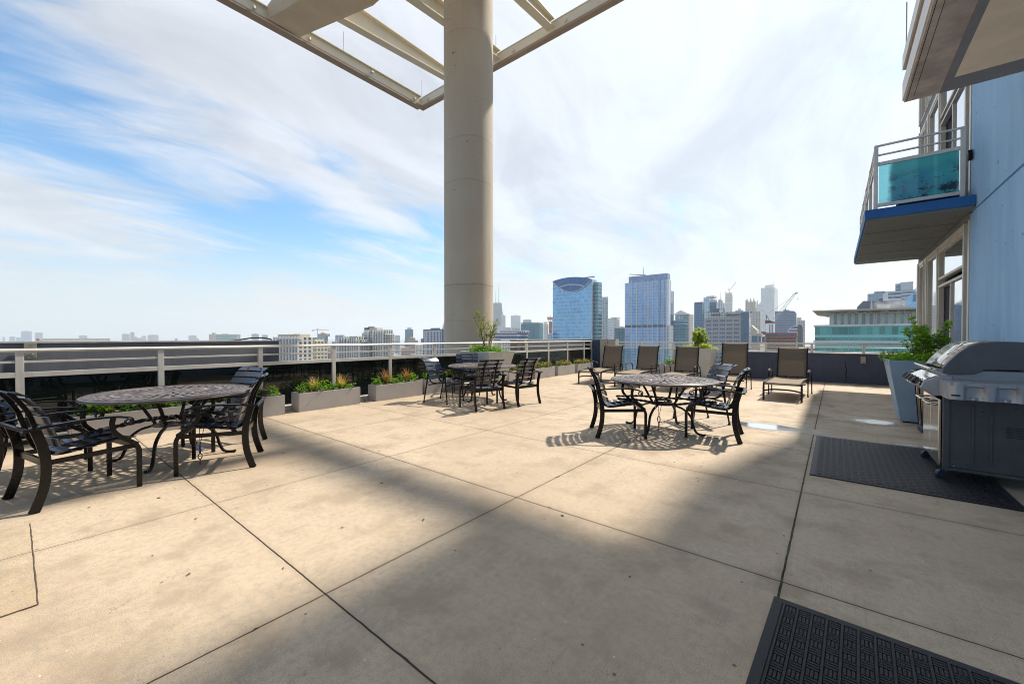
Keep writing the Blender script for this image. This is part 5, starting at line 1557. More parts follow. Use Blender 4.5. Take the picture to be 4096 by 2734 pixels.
def simple_b(label, x0, x1, yt, D, m, depth=30, name='tower_block', cap=None, cat='building'):
    b = Bld(name, label, x0, (x0 + x1) / 2, x1, yt, D, FM[m] if m in FM else M[m], face=True, depth=depth, cat=cat)
    b.body()
    c0, c1, cy = cap or (x0 + (x1 - x0) * .3, x0 + (x1 - x0) * .68, yt - max(1.5, (x1 - x0) * .05))
    b.part('penthouse', c0, c1, cy, d0=depth * .3, d1=depth * .7, m=M['conc_pale'])
    return b


# far left, deep in the haze
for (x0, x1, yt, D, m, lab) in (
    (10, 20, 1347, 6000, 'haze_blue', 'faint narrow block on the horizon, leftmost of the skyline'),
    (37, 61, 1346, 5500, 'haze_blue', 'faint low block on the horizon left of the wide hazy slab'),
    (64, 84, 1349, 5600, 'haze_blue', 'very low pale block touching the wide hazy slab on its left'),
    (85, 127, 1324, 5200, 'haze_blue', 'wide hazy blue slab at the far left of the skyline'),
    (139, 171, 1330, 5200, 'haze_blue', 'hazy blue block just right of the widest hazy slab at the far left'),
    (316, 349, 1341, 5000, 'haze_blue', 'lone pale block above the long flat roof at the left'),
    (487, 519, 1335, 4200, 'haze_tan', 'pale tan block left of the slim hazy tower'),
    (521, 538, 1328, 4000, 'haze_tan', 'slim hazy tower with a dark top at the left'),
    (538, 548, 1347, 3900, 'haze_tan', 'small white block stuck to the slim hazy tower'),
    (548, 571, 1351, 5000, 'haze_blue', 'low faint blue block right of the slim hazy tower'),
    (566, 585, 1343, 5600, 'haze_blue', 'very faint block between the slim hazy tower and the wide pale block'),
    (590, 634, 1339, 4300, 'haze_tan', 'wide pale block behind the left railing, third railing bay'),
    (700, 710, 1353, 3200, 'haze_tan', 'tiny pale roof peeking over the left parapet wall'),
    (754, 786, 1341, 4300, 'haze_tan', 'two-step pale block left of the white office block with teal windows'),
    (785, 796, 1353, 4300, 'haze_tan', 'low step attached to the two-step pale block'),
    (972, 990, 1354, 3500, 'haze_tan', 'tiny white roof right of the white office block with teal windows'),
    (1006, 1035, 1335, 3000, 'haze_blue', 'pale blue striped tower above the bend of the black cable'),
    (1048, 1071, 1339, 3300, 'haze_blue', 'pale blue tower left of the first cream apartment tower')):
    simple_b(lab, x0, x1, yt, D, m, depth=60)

b = Bld('warehouse', 'long low beige roof with a red sign beyond the left parapet wall', 145, 290, 440, 1352.5, 900, M['conc_pale'], face=True, depth=60); b.body()
b.part('roof_unit', 320, 365, 1352, 1354.5, d0=10, d1=20, m=M['steel_dark'])
b.part('sign', 145, 157, 1354, 1361, d0=-1.2, d1=-.1, m=M['red_sign']); b.part('sign', 157.5, 168, 1354.5, 1361, d0=-1.2, d1=-.1, m=M['conc_white'])
b = Bld('office_block', 'white office block with three bands of teal windows behind the left parapet', 836, 900, 962, 1336, 1500, M['conc_pale'], face=True, depth=50); b.body()
b.part('penthouse', 847, 862, 1330, d0=5, d1=25, m=M['conc_tan']); b.part('penthouse', 889, 912, 1333, d0=8, d1=25, m=M['conc_pale'])
for y in (1339, 1345, 1352): b.part('window_band', 864.5, 946, y, y + 4, d0=-.4, d1=.3, m=FM['teal_bright'])

# the cream apartment towers behind the left railing
b = Bld('apartment_tower', 'broad cream apartment tower rising over the end of the left parapet', 1103, 1196, 1206, 1349, 330, FM['cream_pier'], depth=30); b.body()
b.part('crown', 1098, 1203, 1349.5, 1356, d0=-1.0, d1=1, m=M['conc_white'])
b.part('penthouse', 1112, 1198, 1337, d0=2, d1=18, m=M['conc_tan']); b.part('penthouse', 1148, 1160, 1340, d0=1, d1=2, m=M['conc_tan'])
for x in (1100, 1112, 1124, 1136, 1148, 1160, 1172, 1184, 1196): b.part('pier', x, x + 3, 1346.5, 1470, d0=-1.6, d1=-.4, m=M['conc_white'])
for x in (1175, 1182, 1187, 1193, 1199): b.mast('antenna', x, 1337, 1334, 8, .25)
for k in range(14): b.part('balcony', 1197, 1206, 1352 + k * 8.2, 1355 + k * 8.2, d0=2, d1=10, m=M['conc_tan'])
b = Bld('apartment_tower', 'tan apartment tower with square windows just right of the broad cream one', 1207, 1262, 1276, 1364, 360, FM['tan_grid'], depth=26); b.body()
b.part('upper_floors', 1211, 1259, 1355, d0=2, d1=22, m=FM['tan_grid']); b.part('penthouse', 1213, 1248, 1350, 1355.3, d0=5, d1=18, m=M['steel_dark'])
b = simple_b('low white office wing behind the tan apartment tower', 1262, 1307, 1366, 700, 'band', 30, 'office_block')
b = Bld('unfinished_tower', 'tower under construction with a dark steel top, beneath the tower crane at the left', 1271, 1300, 1308, 1338, 1500, FM['site'], depth=50); b.body(m=FM['dark_blue'])
b.part('top_floors', 1271, 1308, 1335, 1345, d0=-.5, d1=45, m=FM['site']); b.part('roof_hut', 1282, 1300, 1331, 1335, d0=8, d1=30, m=M['rust_red']); b.mast('antenna', 1291, 1331, 1326, 15, 1.2, M['rust_red'])
for x in (1271, 1277, 1283, 1289, 1295, 1301, 1307): b.mast('column', x, 1336, 1332.5, 5, .5, M['rust_red'])


def tower_crane(label, xm, yb, yt, xa, xb, yj, D, m, r=1.0):
    b = Bld('tower_crane', label, xm - 2, xm, xm + 2, yt, D, m, cat='crane', face=True, depth=4)
    q = lambda x, y: (b.px(x, y)[0], 0, b.px(x, y)[1])
    MB().bar([(b.w / 2, 0, 0), q(xm, yt)], r * 1.6, r * 1.6, (1, 0, 0)).build('mast', m, b.r)
    MB().bar([q(xa, yj), q(xb, yj - 1)], r * 1.6, r, (0, 1, 0)).build('jib', m, b.r)
    c_ = MB()
    c_.tube([q(xm, yt), q(xb - (xb - xm) * .25, yj - 1)], r * .25, 5); c_.tube([q(xm, yt), q(xa + (xm - xa) * .2, yj)], r * .25, 5)
    c_.build('tie', m, b.r)
    MB().cbox(q(xa + 2, yj + 1), (r * 4, r * 2, r * 3)).build('counterweight', m, b.r)
    return b


tower_crane('tower crane with a level jib above the unfinished tower at the left', 1270, 1372, 1314, 1250, 1316, 1320, 1400, M['steel_pale'], 1.3)
simple_b('low dark block touching the unfinished tower on its left', 1249, 1271, 1352, 1700, 'teal_dark', 50)
b = Bld('brick_block', 'brown brick block with a curved roof seen under the top rail', 1285, 1304, 1323, 1400, 560, FM['brick_grid'], face=True, depth=30); b.body()
b.poly('curved_roof', [(1292, 1401), (1294, 1392), (1301, 1388), (1312, 1386.5), (1322, 1387.5), (1322, 1401)], 3, 25, M['conc_tan'])
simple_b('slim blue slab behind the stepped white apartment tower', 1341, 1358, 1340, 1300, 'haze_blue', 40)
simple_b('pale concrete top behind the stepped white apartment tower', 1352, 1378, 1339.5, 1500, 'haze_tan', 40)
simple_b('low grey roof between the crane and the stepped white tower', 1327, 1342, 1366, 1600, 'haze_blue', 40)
b = Bld('apartment_tower', 'stepped white apartment tower with dark vertical stripes, left of the tallest cream tower', 1348, 1440, 1448, 1362, 430, FM['cream_tower'], depth=30); b.body()
for (x0, x1, yt) in ((1357, 1372, 1345), (1372, 1392, 1352), (1397, 1428, 1344), (1380, 1398, 1357), (1428, 1444, 1357)): b.part('roof_step', x0, x1, yt, 1364, d0=.4, d1=20, m=FM['cream_tower'])
for x in (1350, 1358, 1368, 1379, 1390, 1400, 1409, 1418, 1427, 1438): b.part('pier', x, x + 2.6, 1350 if 1357 < x < 1428 else 1360, 1475, d0=-1.5, d1=-.4, m=M['conc_white'])
for k in range(14): b.part('balcony', 1437, 1450, 1366 + k * 7.5, 1368 + k * 7.5, d0=1, d1=10, m=M['conc_white'])
b = Bld('apartment_tower', 'tallest cream apartment tower behind the left railing, with a stepped crown', 1452, 1541, 1549, 1333, 420, FM['cream_tower'], depth=30); b.body()
b.part('upper_floors', 1459, 1541, 1320, 1334, d0=1, d1=26, m=FM['cream_tower'])
b.part('crown', 1457, 1483, 1310, 1320.5, d0=4, d1=20, m=M['steel_dark']); b.part('crown', 1478, 1508, 1311, 1320.5, d0=3, d1=22, m=M['conc_pale']); b.part('penthouse', 1472, 1496, 1305.5, 1311, d0=8, d1=18, m=M['conc_pale'])
for x in (1452, 1459, 1467, 1474, 1494, 1504, 1514, 1524, 1533): b.part('pier', x, x + 3, 1319 if x > 1457 and x < 1540 else 1331, 1475, d0=-1.4, d1=-.2, m=M['conc_white'])
for k in range(18): b.part('balcony', 1543, 1552, 1338 + k * 7.4, 1340 + k * 7.4, d0=1, d1=10, m=M['conc_white'])
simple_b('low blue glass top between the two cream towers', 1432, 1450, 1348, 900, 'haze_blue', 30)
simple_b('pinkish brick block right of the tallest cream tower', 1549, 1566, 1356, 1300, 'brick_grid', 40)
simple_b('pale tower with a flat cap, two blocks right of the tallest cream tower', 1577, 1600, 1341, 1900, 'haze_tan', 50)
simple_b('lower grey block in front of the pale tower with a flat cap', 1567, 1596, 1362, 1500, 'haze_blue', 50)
b = simple_b('teal and tan checkered tower standing alone left of the column', 1620, 1653, 1317, 1300, 'teal_dark', 45, cap=(1629, 1646, 1309.5))
simple_b('pinkish brick tower in front of the checkered teal tower', 1631, 1661, 1351, 1100, 'brick_grid', 40, cap=(1640, 1652, 1347))
simple_b('low pale base left of the checkered teal tower', 1617, 1633, 1363, 1500, 'haze_blue', 40)
simple_b('brown brick apartment block seen below the top rail', 1605, 1638, 1391, 900, 'brick_grid', 40)
simple_b('small reddish block right of the brick tower', 1655, 1672, 1361, 1300, 'brick_grid', 40)
simple_b('white apartment block with dark windows left of the navy framed tower', 1661, 1694, 1381, 800, 'white_grid', 40)
simple_b('slim dark block touching the navy framed tower', 1683, 1694, 1354, 1000, 'dark_frame', 40)
b = Bld('office_tower', 'navy framed tower with white vertical stripes, left of the concrete column', 1693, 1772, 1790, 1315.5, 520, FM['dark_frame'], depth=30); b.body()
b.part('crown', 1722, 1752, 1311.5, d0=6, d1=24, m=FM['dark_frame'])
b.part('white_grid', 1702, 1768, 1324, 1500, d0=-1.0, d1=-.1, m=FM['white_columns'])
b.part('white_frame', 1701, 1769, 1323.5, 1326, d0=-1.3, d1=-.9, m=M['conc_white']); b.part('white_frame', 1701, 1704.5, 1326, 1500, d0=-1.3, d1=-.9, m=M['conc_white'])
b = Bld('spire_tower', 'pale blue spire peeking out left of the concrete column', 1768, 1776, 1786, 1310, 1700, FM['haze_blue'], face=True, depth=30); b.body()
b.part('shoulder', 1771, 1784, 1299, d0=4, d1=22); b.poly('spire', [(1773, 1300), (1777, 1282), (1781, 1300)], 8, 14, M['conc_pale'])

# right of the column
b = Bld('skyscraper', 'tapering dark skyscraper with two white antennas right of the column', 1968, 1989, 2016, 1216, 2300, FM['dark_tall'], face=True, depth=60)
u = [b.px(x, y)[0] for x, y in ((1965, 1310), (2017, 1310), (1972.6, 1212), (2006.6, 1212))]
zt, zl = b.px(1989, 1213)[1], b.px(1989, 1310)[1]
kx = (u[0] - u[2]) / (zt - zl); kr = (u[1] - u[3]) / (zt - zl)
V = []
for z, xa_, xb_, da, db in ((0, u[0] + kx * zl, u[1] + kr * zl, -8, 70), (zt, u[2], u[3], 6, 50)):
    V += [(xa_, da, z), (xb_, da, z), (xb_, db, z), (xa_, db, z)]
MB().add(V, [(0, 1, 5, 4), (1, 2, 6, 5), (2, 3, 7, 6), (3, 0, 4, 7), (4, 5, 6, 7)], [[(0, 0), (80, 0), (75, 300), (5, 300)]] * 5).build('tapered_wall', FM['dark_tall'], b.r)
b.part('crown', 1975, 2005, 1209, 1213, d0=12, d1=44, m=M['conc_pale'])
b.mast('antenna', 1983.6, 1210, 1160, 25, 3.2, M['conc_pale']); b.mast('antenna', 1995.5, 1210, 1146, 25, 3.2, M['conc_pale'])
b = simple_b('pale stepped tower leaning against the tapering skyscraper', 2005, 2022, 1262, 2100, 'haze_tan', 50, cap=(2007, 2016, 1256))
simple_b('low pale block at the foot of the tapering skyscraper', 2016, 2043, 1309, 1700, 'haze_tan', 50)
simple_b('light grey square tower between the tapering skyscraper and the teal block', 2043, 2082, 1262, 2000, 'white_stripe', 50, cap=(2058, 2069, 1259))
simple_b('low beige block in front of the light grey square tower', 2048, 2080, 1311, 1300, 'haze_tan', 40)
simple_b('grey block peeking over the teal block', 2092, 2126, 1279, 1900, 'haze_blue', 50, cap=(2098, 2122, 1277))
simple_b('white concrete block directly right of the column foot', 1960, 2012, 1304, 620, 'conc_white', 20, cap=(1985, 2011, 1303.4))
b = Bld('office_block', 'wide white and blue banded office block right of the column', 1940, 2068, 2111, 1331, 430, FM['band'], depth=30); b.body()
b.part('upper_floors', 1998, 2098, 1321.5, d0=10, d1=28, m=FM['white_grid']); b.part('cornice', 1940, 2068.5, 1330, 1333, d0=-.6, d1=.2, m=M['conc_white'])
b = Bld('white_block', 'low white block with square windows below the banded office block', 1945, 2047, 2062, 1364, 300, FM['white_grid'], depth=14); b.body()
b.part('roof_unit', 2002, 2046, 1357, d0=2, d1=10, m=M['conc_white'])
b = Bld('glass_block', 'dark teal glass block left of the rounded glass tower', 2083, 2158, 2172, 1292.5, 700, FM['teal_dark'], depth=30); b.body()
b.part('parapet', 2083, 2158, 1290.5, 1292.8, d0=.5, d1=28, m=FM['teal_dark']); b.part('dark_bay', 2127, 2135, 1310, 1440, d0=-.6, d1=.3, m=FM['dark_blue'])
simple_b('white gridded apartment tower between the teal block and the steel skeleton', 2173, 2193, 1297, 1200, 'white_grid', 40, cap=(2174, 2189, 1287))
b = Bld('steel_skeleton', 'rusty steel skeleton of an unfinished core left of the rounded glass tower', 2191, 2200, 2211, 1262, 900, M['rust_red'], face=True, depth=14)
sk = MB(); W_, Hh = b.w, b.H
for u_ in (0.5, W_ * .5, W_ - .5):
    for d_ in (0, 10): sk.box(u_ - .5, u_ + .5, d_ - .5, d_ + .5, 0, Hh - (0 if u_ < W_ * .6 else 8))
z = b.px(2200, 1335)[1]
while z < Hh:
    sk.box(0, W_, -.4, 10.4, z, z + .7); z += 5.2
sk.build('frame', M['rust_red'], b.r)
b.part('concrete_core', 2196, 2208, 1285, 1335, d0=3, d1=8, m=FM['site']); b.part('platform', 2189, 2212, 1268, 1275, d0=-1, d1=11, m=M['rust_red'])
simple_b('low pale blue block at the foot of the steel skeleton', 2193, 2211, 1336, 640, 'blue_glass', 20)

# rounded blue glass tower with a lens-shaped crown
b = Bld('glass_tower', 'blue glass office tower with a curved lens-shaped crown', 2211.5, 2368.4, 2388, 1127, 430, FM['blue_glass'])
u0, u1 = 0, b.w
def arcpts(x0, y0, xm, ym, x1, y1, n=20):
    out = []
    for i in range(n + 1):
        t = i / n; x = x0 + (x1 - x0) * t; out.append((x, y0 * (1 - t) + y1 * t + (ym - (y0 + y1) / 2) * 4 * t * (1 - t)))
    return out
top = arcpts(2211.5, 1125, 2290, 1108, 2368.4, 1116)
P = [b.px(x, y) for x, y in top]
body = [(0, 0), (b.w, 0)] + list(reversed(P))
nb = len(body)
MB().add([(a, 0, c) for a, c in body] + [(a, b.dep * .9, c) for a, c in body],
         [tuple(range(nb)), tuple(range(2 * nb - 1, nb - 1, -1))] + [(i, (i + 1) % nb, nb + (i + 1) % nb, nb + i) for i in range(1, nb)],
         [[(a, c) for a, c in body], [(a, c) for a, c in reversed(body)]] + [[(0, body[i][1]), (0, body[(i + 1) % nb][1]), (b.dep, body[(i + 1) % nb][1]), (b.dep, body[i][1])] for i in range(1, nb)]).build('wall', FM['blue_glass'], b.r)
lens = top + list(reversed(arcpts(2213, 1127, 2290, 1167, 2366, 1119)))[1:-1]
b.poly('lens_crown', lens, -.9, -.1, M['blue_crown'])
ar = arcpts(2237, 1150, 2287, 1138, 2337, 1144.5, 14)
MB().bar([(b.px(x, y)[0], -1.1, b.px(x, y)[1]) for x, y in ar], .5, 1.1, (0, 1, 0)).build('crown_rib', M['steel_pale'], b.r)
ar = arcpts(2213, 1127, 2290, 1167, 2366, 1119, 20)
MB().bar([(b.px(x, y)[0], -1.1, b.px(x, y)[1]) for x, y in ar], .5, .7, (0, 1, 0)).build('crown_rib', M['steel_pale'], b.r)
sb_ = MB(); zt_ = b.px(2370, 1122)[1]; sb_.box(b.w + .3, b.w + 5.5, 3, b.dep, 0, zt_ - 1.5); sb_.build('side_bay', FM['side_glass'], b.r)
ed = MB(); ed.box(b.w - .3, b.w + .6, -.8, 0.2, 0, b.px(2368, 1117)[1]); ed.build('corner_fin', M['steel_pale'], b.r)
wc = MB(); q0, q1 = b.px(2338, 1110, 8), b.px(2378, 1109, 8)
wc.bar([(q0[0], 8, q0[1]), (q1[0], 8, q1[1] + .6)], .9, .9, (0, 1, 0)); wc.bar([(q0[0] + 4, 8, q0[1] - 4), (q0[0] + 4, 8, q0[1] + .5)], .7, .7, (1, 0, 0))
wc.build('roof_crane', M['steel_dark'], b.r)
b.mast('roof_crane', 2211, 1209, 1207, -1, .6)

b = Bld('office_tower', 'pale grey striped tower with a toothed roofline right of the lens-crowned tower', 2389, 2400, 2432, 1192, 620, FM['grey_stripe'], face=True, depth=30); b.body()
b.part('crown', 2400, 2432, 1188, 1193, d0=.5, d1=4, m=M['conc_white'])
for k in range(7): b.part('crown_tooth', 2400 + k * 4.9, 2402 + k * 4.9, 1186, 1202, d0=-.9, d1=.4, m=M['conc_white'])
b.part('blue_side', 2389, 2399, 1193, 1420, d0=-.5, d1=.4, m=FM['teal_dark'])
b = Bld('office_block', 'blue balconied block with a white side between the two large glass towers', 2432, 2451, 2478, 1273, 820, FM['balcony_slats']); b.body()
b.part('white_side', 2449, 2478, 1279, 1420, d0=-.3, d1=.2, m=FM['white_grid']); b.part('penthouse', 2443, 2468, 1269, d0=4, d1=20, m=M['conc_pale'])
simple_b('low teal block at the left foot of the widest glass tower', 2458, 2500, 1312, 560, 'teal_dark', 30, 'glass_block')
simple_b('small beige roofs behind the low teal block', 2476, 2498, 1306, 1400, 'haze_tan', 30)

# widest glass tower
b = Bld('glass_tower', 'widest violet-blue glass tower with a thin mast on its roof', 2499, 2669, 2683, 1117.5, 520, FM['violet_glass'])
b.body()
uc, zc = b.px(2515, 1107, 2); ue, ze = b.px(2670, 1092, 2)
MB().box(uc, ue, 2, b.dep * .85, b.H + .02, ze).build('crown', facade('crown_screen', (0.12, 0.19, 0.36), (0.30, 0.36, 0.46), (0.13, 0.20, 0.37), 6, 1.5, .2, .08, .4, .2), b.r)
b.part('louvre_band', 2500, 2662, 1301, 1309.5, d0=-.4, d1=.3, m=M['steel_dark'])
b.part('white_fin', 2667, 2676.5, 1118, 1308, d0=-.9, d1=3, m=M['conc_white'])
for x in (2527, 2548, 2569, 2590, 2611, 2632, 2656): b.part('fin', x, x + 1.3, 1121, 1480, d0=-.8, d1=-.1, m=M['conc_white'])
b.part('dark_slot', 2640, 2642, 1119, 1440, d0=-.5, d1=.3, m=M['navy_panel'])
b.mast('mast', 2573, 1101, 1067, 12, .7, M['steel_pale'])
q0, q1 = b.px(2518, 1097, 12), b.px(2584, 1100, 12)
MB().bar([(q0[0], 12, q0[1]), (q1[0], 12, q1[1])], .8, .8, (0, 1, 0)).build('roof_crane', M['steel_dark'], b.r)
b = Bld('glass_tower', 'slim blue stepped tower attached behind the widest glass tower', 2676, 2686, 2692, 1163, 560, FM['dark_blue'], depth=22); b.body()
b.part('white_bay', 2683, 2692, 1164, 1213, d0=-.4, d1=.3, m=M['conc_white']); 
b = Bld('office_tower', 'pinkish low wing at the right foot of the widest glass tower', 2664, 2682, 2688, 1300, 480, FM['grey_stripe'], depth=10); b.body(); b.part('pink_panel', 2676, 2683, 1298, 1420, d0=-.4, d1=.2, m=M['conc_white'])
# gabled stone tower
b = Bld('gabled_tower', 'pale stone tower with gabled green roof and glass middle', 2700, 2758, 2774, 1256, 700, FM['beige_stone'], depth=34); b.body()
P = [b.px(x, y) for x, y in ((2696, 1256), (2724, 1239.5), (2757, 1255))]
D_ = b.dep
MB().add([(P[0][0], -1, P[0][1]), (P[1][0], -1, P[1][1]), (P[2][0], -1, P[2][1]), (P[0][0], D_, P[0][1]), (P[1][0], D_, P[1][1]), (P[2][0], D_, P[2][1])], [(0, 1, 4, 3), (1, 2, 5, 4), (0, 2, 1), (3, 4, 5), (0, 3, 5, 2)]).build('roof', M['copper'], b.r)
b.poly('gable', [(2696, 1257.5), (2724, 1241), (2757.5, 1256.5)], -1.6, -1.05, M['conc_white'])
b.part('cornice', 2696, 2758, 1255, 1258.5, d0=-1.8, d1=-1.0, m=M['conc_white'])
b.part('glass_face', 2703, 2752, 1262, 1400, d0=-.8, d1=.2, m=FM['side_glass']); b.part('window', 2717, 2733, 1263, 1276, d0=-1.2, d1=-.8, m=FM['white_columns'])
b = Bld('glass_block', 'dark blue glass block in front of the gabled tower', 2688, 2741, 2752, 1301, 560, FM['teal_dark'], depth=24); b.body()
b.part('upper_glass', 2692, 2740, 1281, 1302, d0=1, d1=18, m=FM['side_glass'])
b = Bld('glass_tower', 'deep blue rectangular glass tower left of the pale curtain-wall block', 2776, 2810, 2814, 1210, 640, FM['dark_blue'], depth=30); b.body(); b.part('cap_line', 2776, 2810, 1208.5, 1210.2, d0=.3, d1=26, m=M['steel_dark'])
b = Bld('glass_tower', 'pale glass block stepping above two deep blue neighbours', 2813, 2837, 2867, 1189, 760, FM['side_glass']); b.body(m=facade('pale_glass', (.20, .32, .42), (.42, .50, .54), (.42, .50, .54), 4, 3, .12, .2, .5, .12)); b.part('penthouse', 2825, 2856, 1184, d0=6, d1=26, m=M['conc_pale'])
b = Bld('glass_tower', 'deep blue glass slab right of the pale curtain-wall block', 2837, 2866, 2870, 1207, 680, FM['dark_blue'], depth=24); b.body()
b = Bld('dark_block', 'black penthouse block behind the stone office block', 2854, 2894, 2898, 1233, 560, M['navy_panel'], depth=20); b.body()
b = simple_b('white stone slab with a thin mast behind the stone office block', 2871, 2890, 1201, 800, 'white_stripe', 26, cap=(2874, 2886, 1196.5)); b.mast('mast', 2883, 1199, 1165, 8, .5, M['steel_pale'])
simple_b('ribbed white slab left of the slender unfinished tower', 2888, 2902, 1212, 860, 'white_stripe', 26)
tag(MB().tube([ray(2901, 1232) * (900 / 1.0) + Vector((0, 0, EYE)), ray(2901, 1166) * 900 + Vector((0, 0, EYE))], [1.0, .5], 6).build('radio_mast', M['rust_red']), 'thin red and white radio mast left of the slender unfinished tower', 'mast')
# stone office block with the sign
b = Bld('office_block', 'stone office block with regular windows and a large sign on its roof', 2818, 2996, 3003, 1268, 430, FM['stone_office'], depth=26); b.body()
b.part('upper_parapet', 2827, 2995, 1250, d0=3, d1=22, m=FM['grey_stripe']); b.part('louvre', 2845, 2881, 1256, 1263, d0=2.3, d1=2.9, m=M['steel_dark']); b.part('dark_corner', 2966, 2996, 1249, 1283, d0=-.4, d1=2.9, m=FM['dark_frame']); b.part('glass_corner', 2964, 2996, 1283.3, 1440, d0=-.4, d1=.2, m=FM['dark_frame'])
b.part('cornice', 2818, 2965, 1267, 1269, d0=-.6, d1=.3, m=M['conc_white'])
for x in (2828, 2832, 2999, 3003): b.part('roof_unit', x, x + 3, 1246.5, 1251, d0=4, d1=6, m=M['steel_dark'])
ds = MB().lathe([(.2, .0), (1.5, .5), (2.0, 1.1), (1.9, 1.15), (1.4, .7), (.2, .3)], 18).build('dish', M['conc_white'], b.r, smooth=True)
qq = b.px(2887, 1243, 2); ds.location = (qq[0], 2, qq[1]); ds.rotation_euler = (R(70), R(-35), 0)
tx = bpy.data.curves.new('sign', 'FONT'); tx.body = 'BOEING'; tx.extrude = .25; tx.align_x = 'LEFT'; tx.shear = .35; tx.offset = .03; tx.space_character = 1.08
to = bpy.data.objects.new('sign', tx); COL.objects.link(to)
bpy.context.view_layer.update()
me = bpy.data.meshes.new_from_object(to); bpy.data.objects.remove(to)
co_ = np.empty(len(me.vertices) * 3); me.vertices.foreach_get('co', co_); co_ = co_.reshape(-1, 3)
b.part('sign_backing', 2905, 2966, 1250.5, 1266, d0=2.55, d1=2.95, m=M['navy_panel'])
a0, b0 = b.px(2908, 1257.6, 2.2), b.px(2967, 1248.6, 2.2)
sx = (b0[0] - a0[0]) / (co_[:, 0].max() - co_[:, 0].min()); sz = (b0[1] - a0[1]) / (co_[:, 1].max() - co_[:, 1].min())
nc = np.stack([(co_[:, 0] - co_[:, 0].min()) * sx + a0[0], 2.2 + co_[:, 2], (co_[:, 1] - co_[:, 1].min()) * sz + a0[1]], 1)
me.vertices.foreach_set('co', nc.reshape(-1)); me.materials.clear(); me.materials.append(M['conc_white']); me.update()
to = bpy.data.objects.new('sign', me); COL.objects.link(to); to.parent = b.r
mm_ = MB(); cc = b.px(2893, 1262, 2); P = [b.px(x, y, 2) for x, y in ((2892, 1263), (2894, 1257), (2898, 1253), (2903, 1250.5))]
mm_.bar([(p[0], 1.9, p[1]) for p in P], .4, .55, (0, 1, 0)); P = [b.px(x, y, 2) for x, y in ((2890, 1259), (2898, 1257.5), (2907, 1256.5))]
mm_.bar([(p[0], 1.9, p[1]) for p in P], .4, .45, (0, 1, 0)); mm_.build('logo', M['conc_white'], b.r)
# slender unfinished tower and its crane
b = Bld('unfinished_tower', 'slender unfinished tower with a luffing crane on its top', 2903, 2916, 2929, 1180, 1500, FM['grey_stripe'], face=True, depth=24); b.body(m=FM['grey_stripe'])
b.part('bare_top', 2904, 2928, 1171, d0=1, d1=22, m=M['conc_pale'])
b.part('floor_edge', 2903.5, 2928.5, 1183, 1190, d0=-.6, d1=.3, m=M['conc_pale']); b.part('floor_edge', 2903.5, 2928.5, 1208, 1215, d0=-.6, d1=.3, m=M['conc_pale'])
c = Bld('luffing_crane', 'small luffing crane standing on the slender unfinished tower', 2914, 2916, 2918, 1160, 1500, M['steel_pale'], face=True, depth=3, cat='crane', zb=b.zb + b.px(2916, 1171)[1])
q = lambda x, y: (c.px(x, y)[0], 1, c.px(x, y)[1])
MB().bar([(c.w / 2, 1, 0), q(2916, 1160)], 2.2, 2.2, (1, 0, 0)).build('mast', M['steel_pale'], c.r)
MB().bar([q(2911, 1161), q(2918, 1159), q(2944.5, 1129)], 1.8, 1.8, (0, 1, 0)).build('jib', M['steel_pale'], c.r); MB().bar([q(2912, 1160), q(2913, 1151), q(2918, 1160)], 1.1, 1.1, (0, 1, 0)).build('a_frame', M['steel_dark'], c.r)
simple_b('low pale blue block between the slender unfinished tower and the gothic tower', 2940, 2973, 1240, 1300, 'haze_blue', 30, cap=(2951, 2965, 1234))
# gothic-topped beige tower
b = Bld('gothic_tower', 'beige tower with four slim rooftop spires', 2982, 3022, 3031, 1206, 1000, FM['beige_stone'], depth=34); b.body()
for x in (2982, 2989, 3002, 3015, 3028): b.part('buttress', x, x + 3.2, 1201, 1300, d0=-1.2, d1=.4, m=M['conc_tan'])
for x in (2988, 3001.5, 3015): 
    b.part('turret', x - 3, x + 3, 1199, d0=3, d1=14, m=M['conc_tan']); b.mast('spire', x, 1200, 1190.5, 8, 1.0, M['conc_tan'])
b = Bld('office_tower', 'broad beige stone tower below the gothic spires', 3003, 3042, 3050, 1245, 800, FM['beige_stone'], depth=30); b.body(); b.part('roof_step', 3018, 3026, 1234, d0=1, d1=8, m=M['conc_tan'])
b = Bld('diamond_tower', 'pale glass tower with a sliced pointed roof in front of the tall white slab', 3032, 3048, 3065, 1235, 1500, FM['haze_blue'], face=True, depth=36)
b.poly('wall', [(3032, 1420), (3065, 1420), (3065, 1224), (3046, 1204), (3032, 1219)], 0, 36, facade('diamond_glass', (.36, .42, .46), (.52, .55, .56), (.5, .53, .55), 4, 3, .15, .3, .3, .2))
b = Bld('skyscraper', 'tall white ribbed skyscraper standing above the downtown blocks', 3042, 3098, 3111, 1148, 1700, FM['white_stripe']); b.body()
b.part('roof_step', 3060, 3093, 1140, d0=8, d1=40, m=M['conc_white']); b.mast('antenna', 3095.6, 1141, 1125, 15, 1.6, M['conc_pale'])
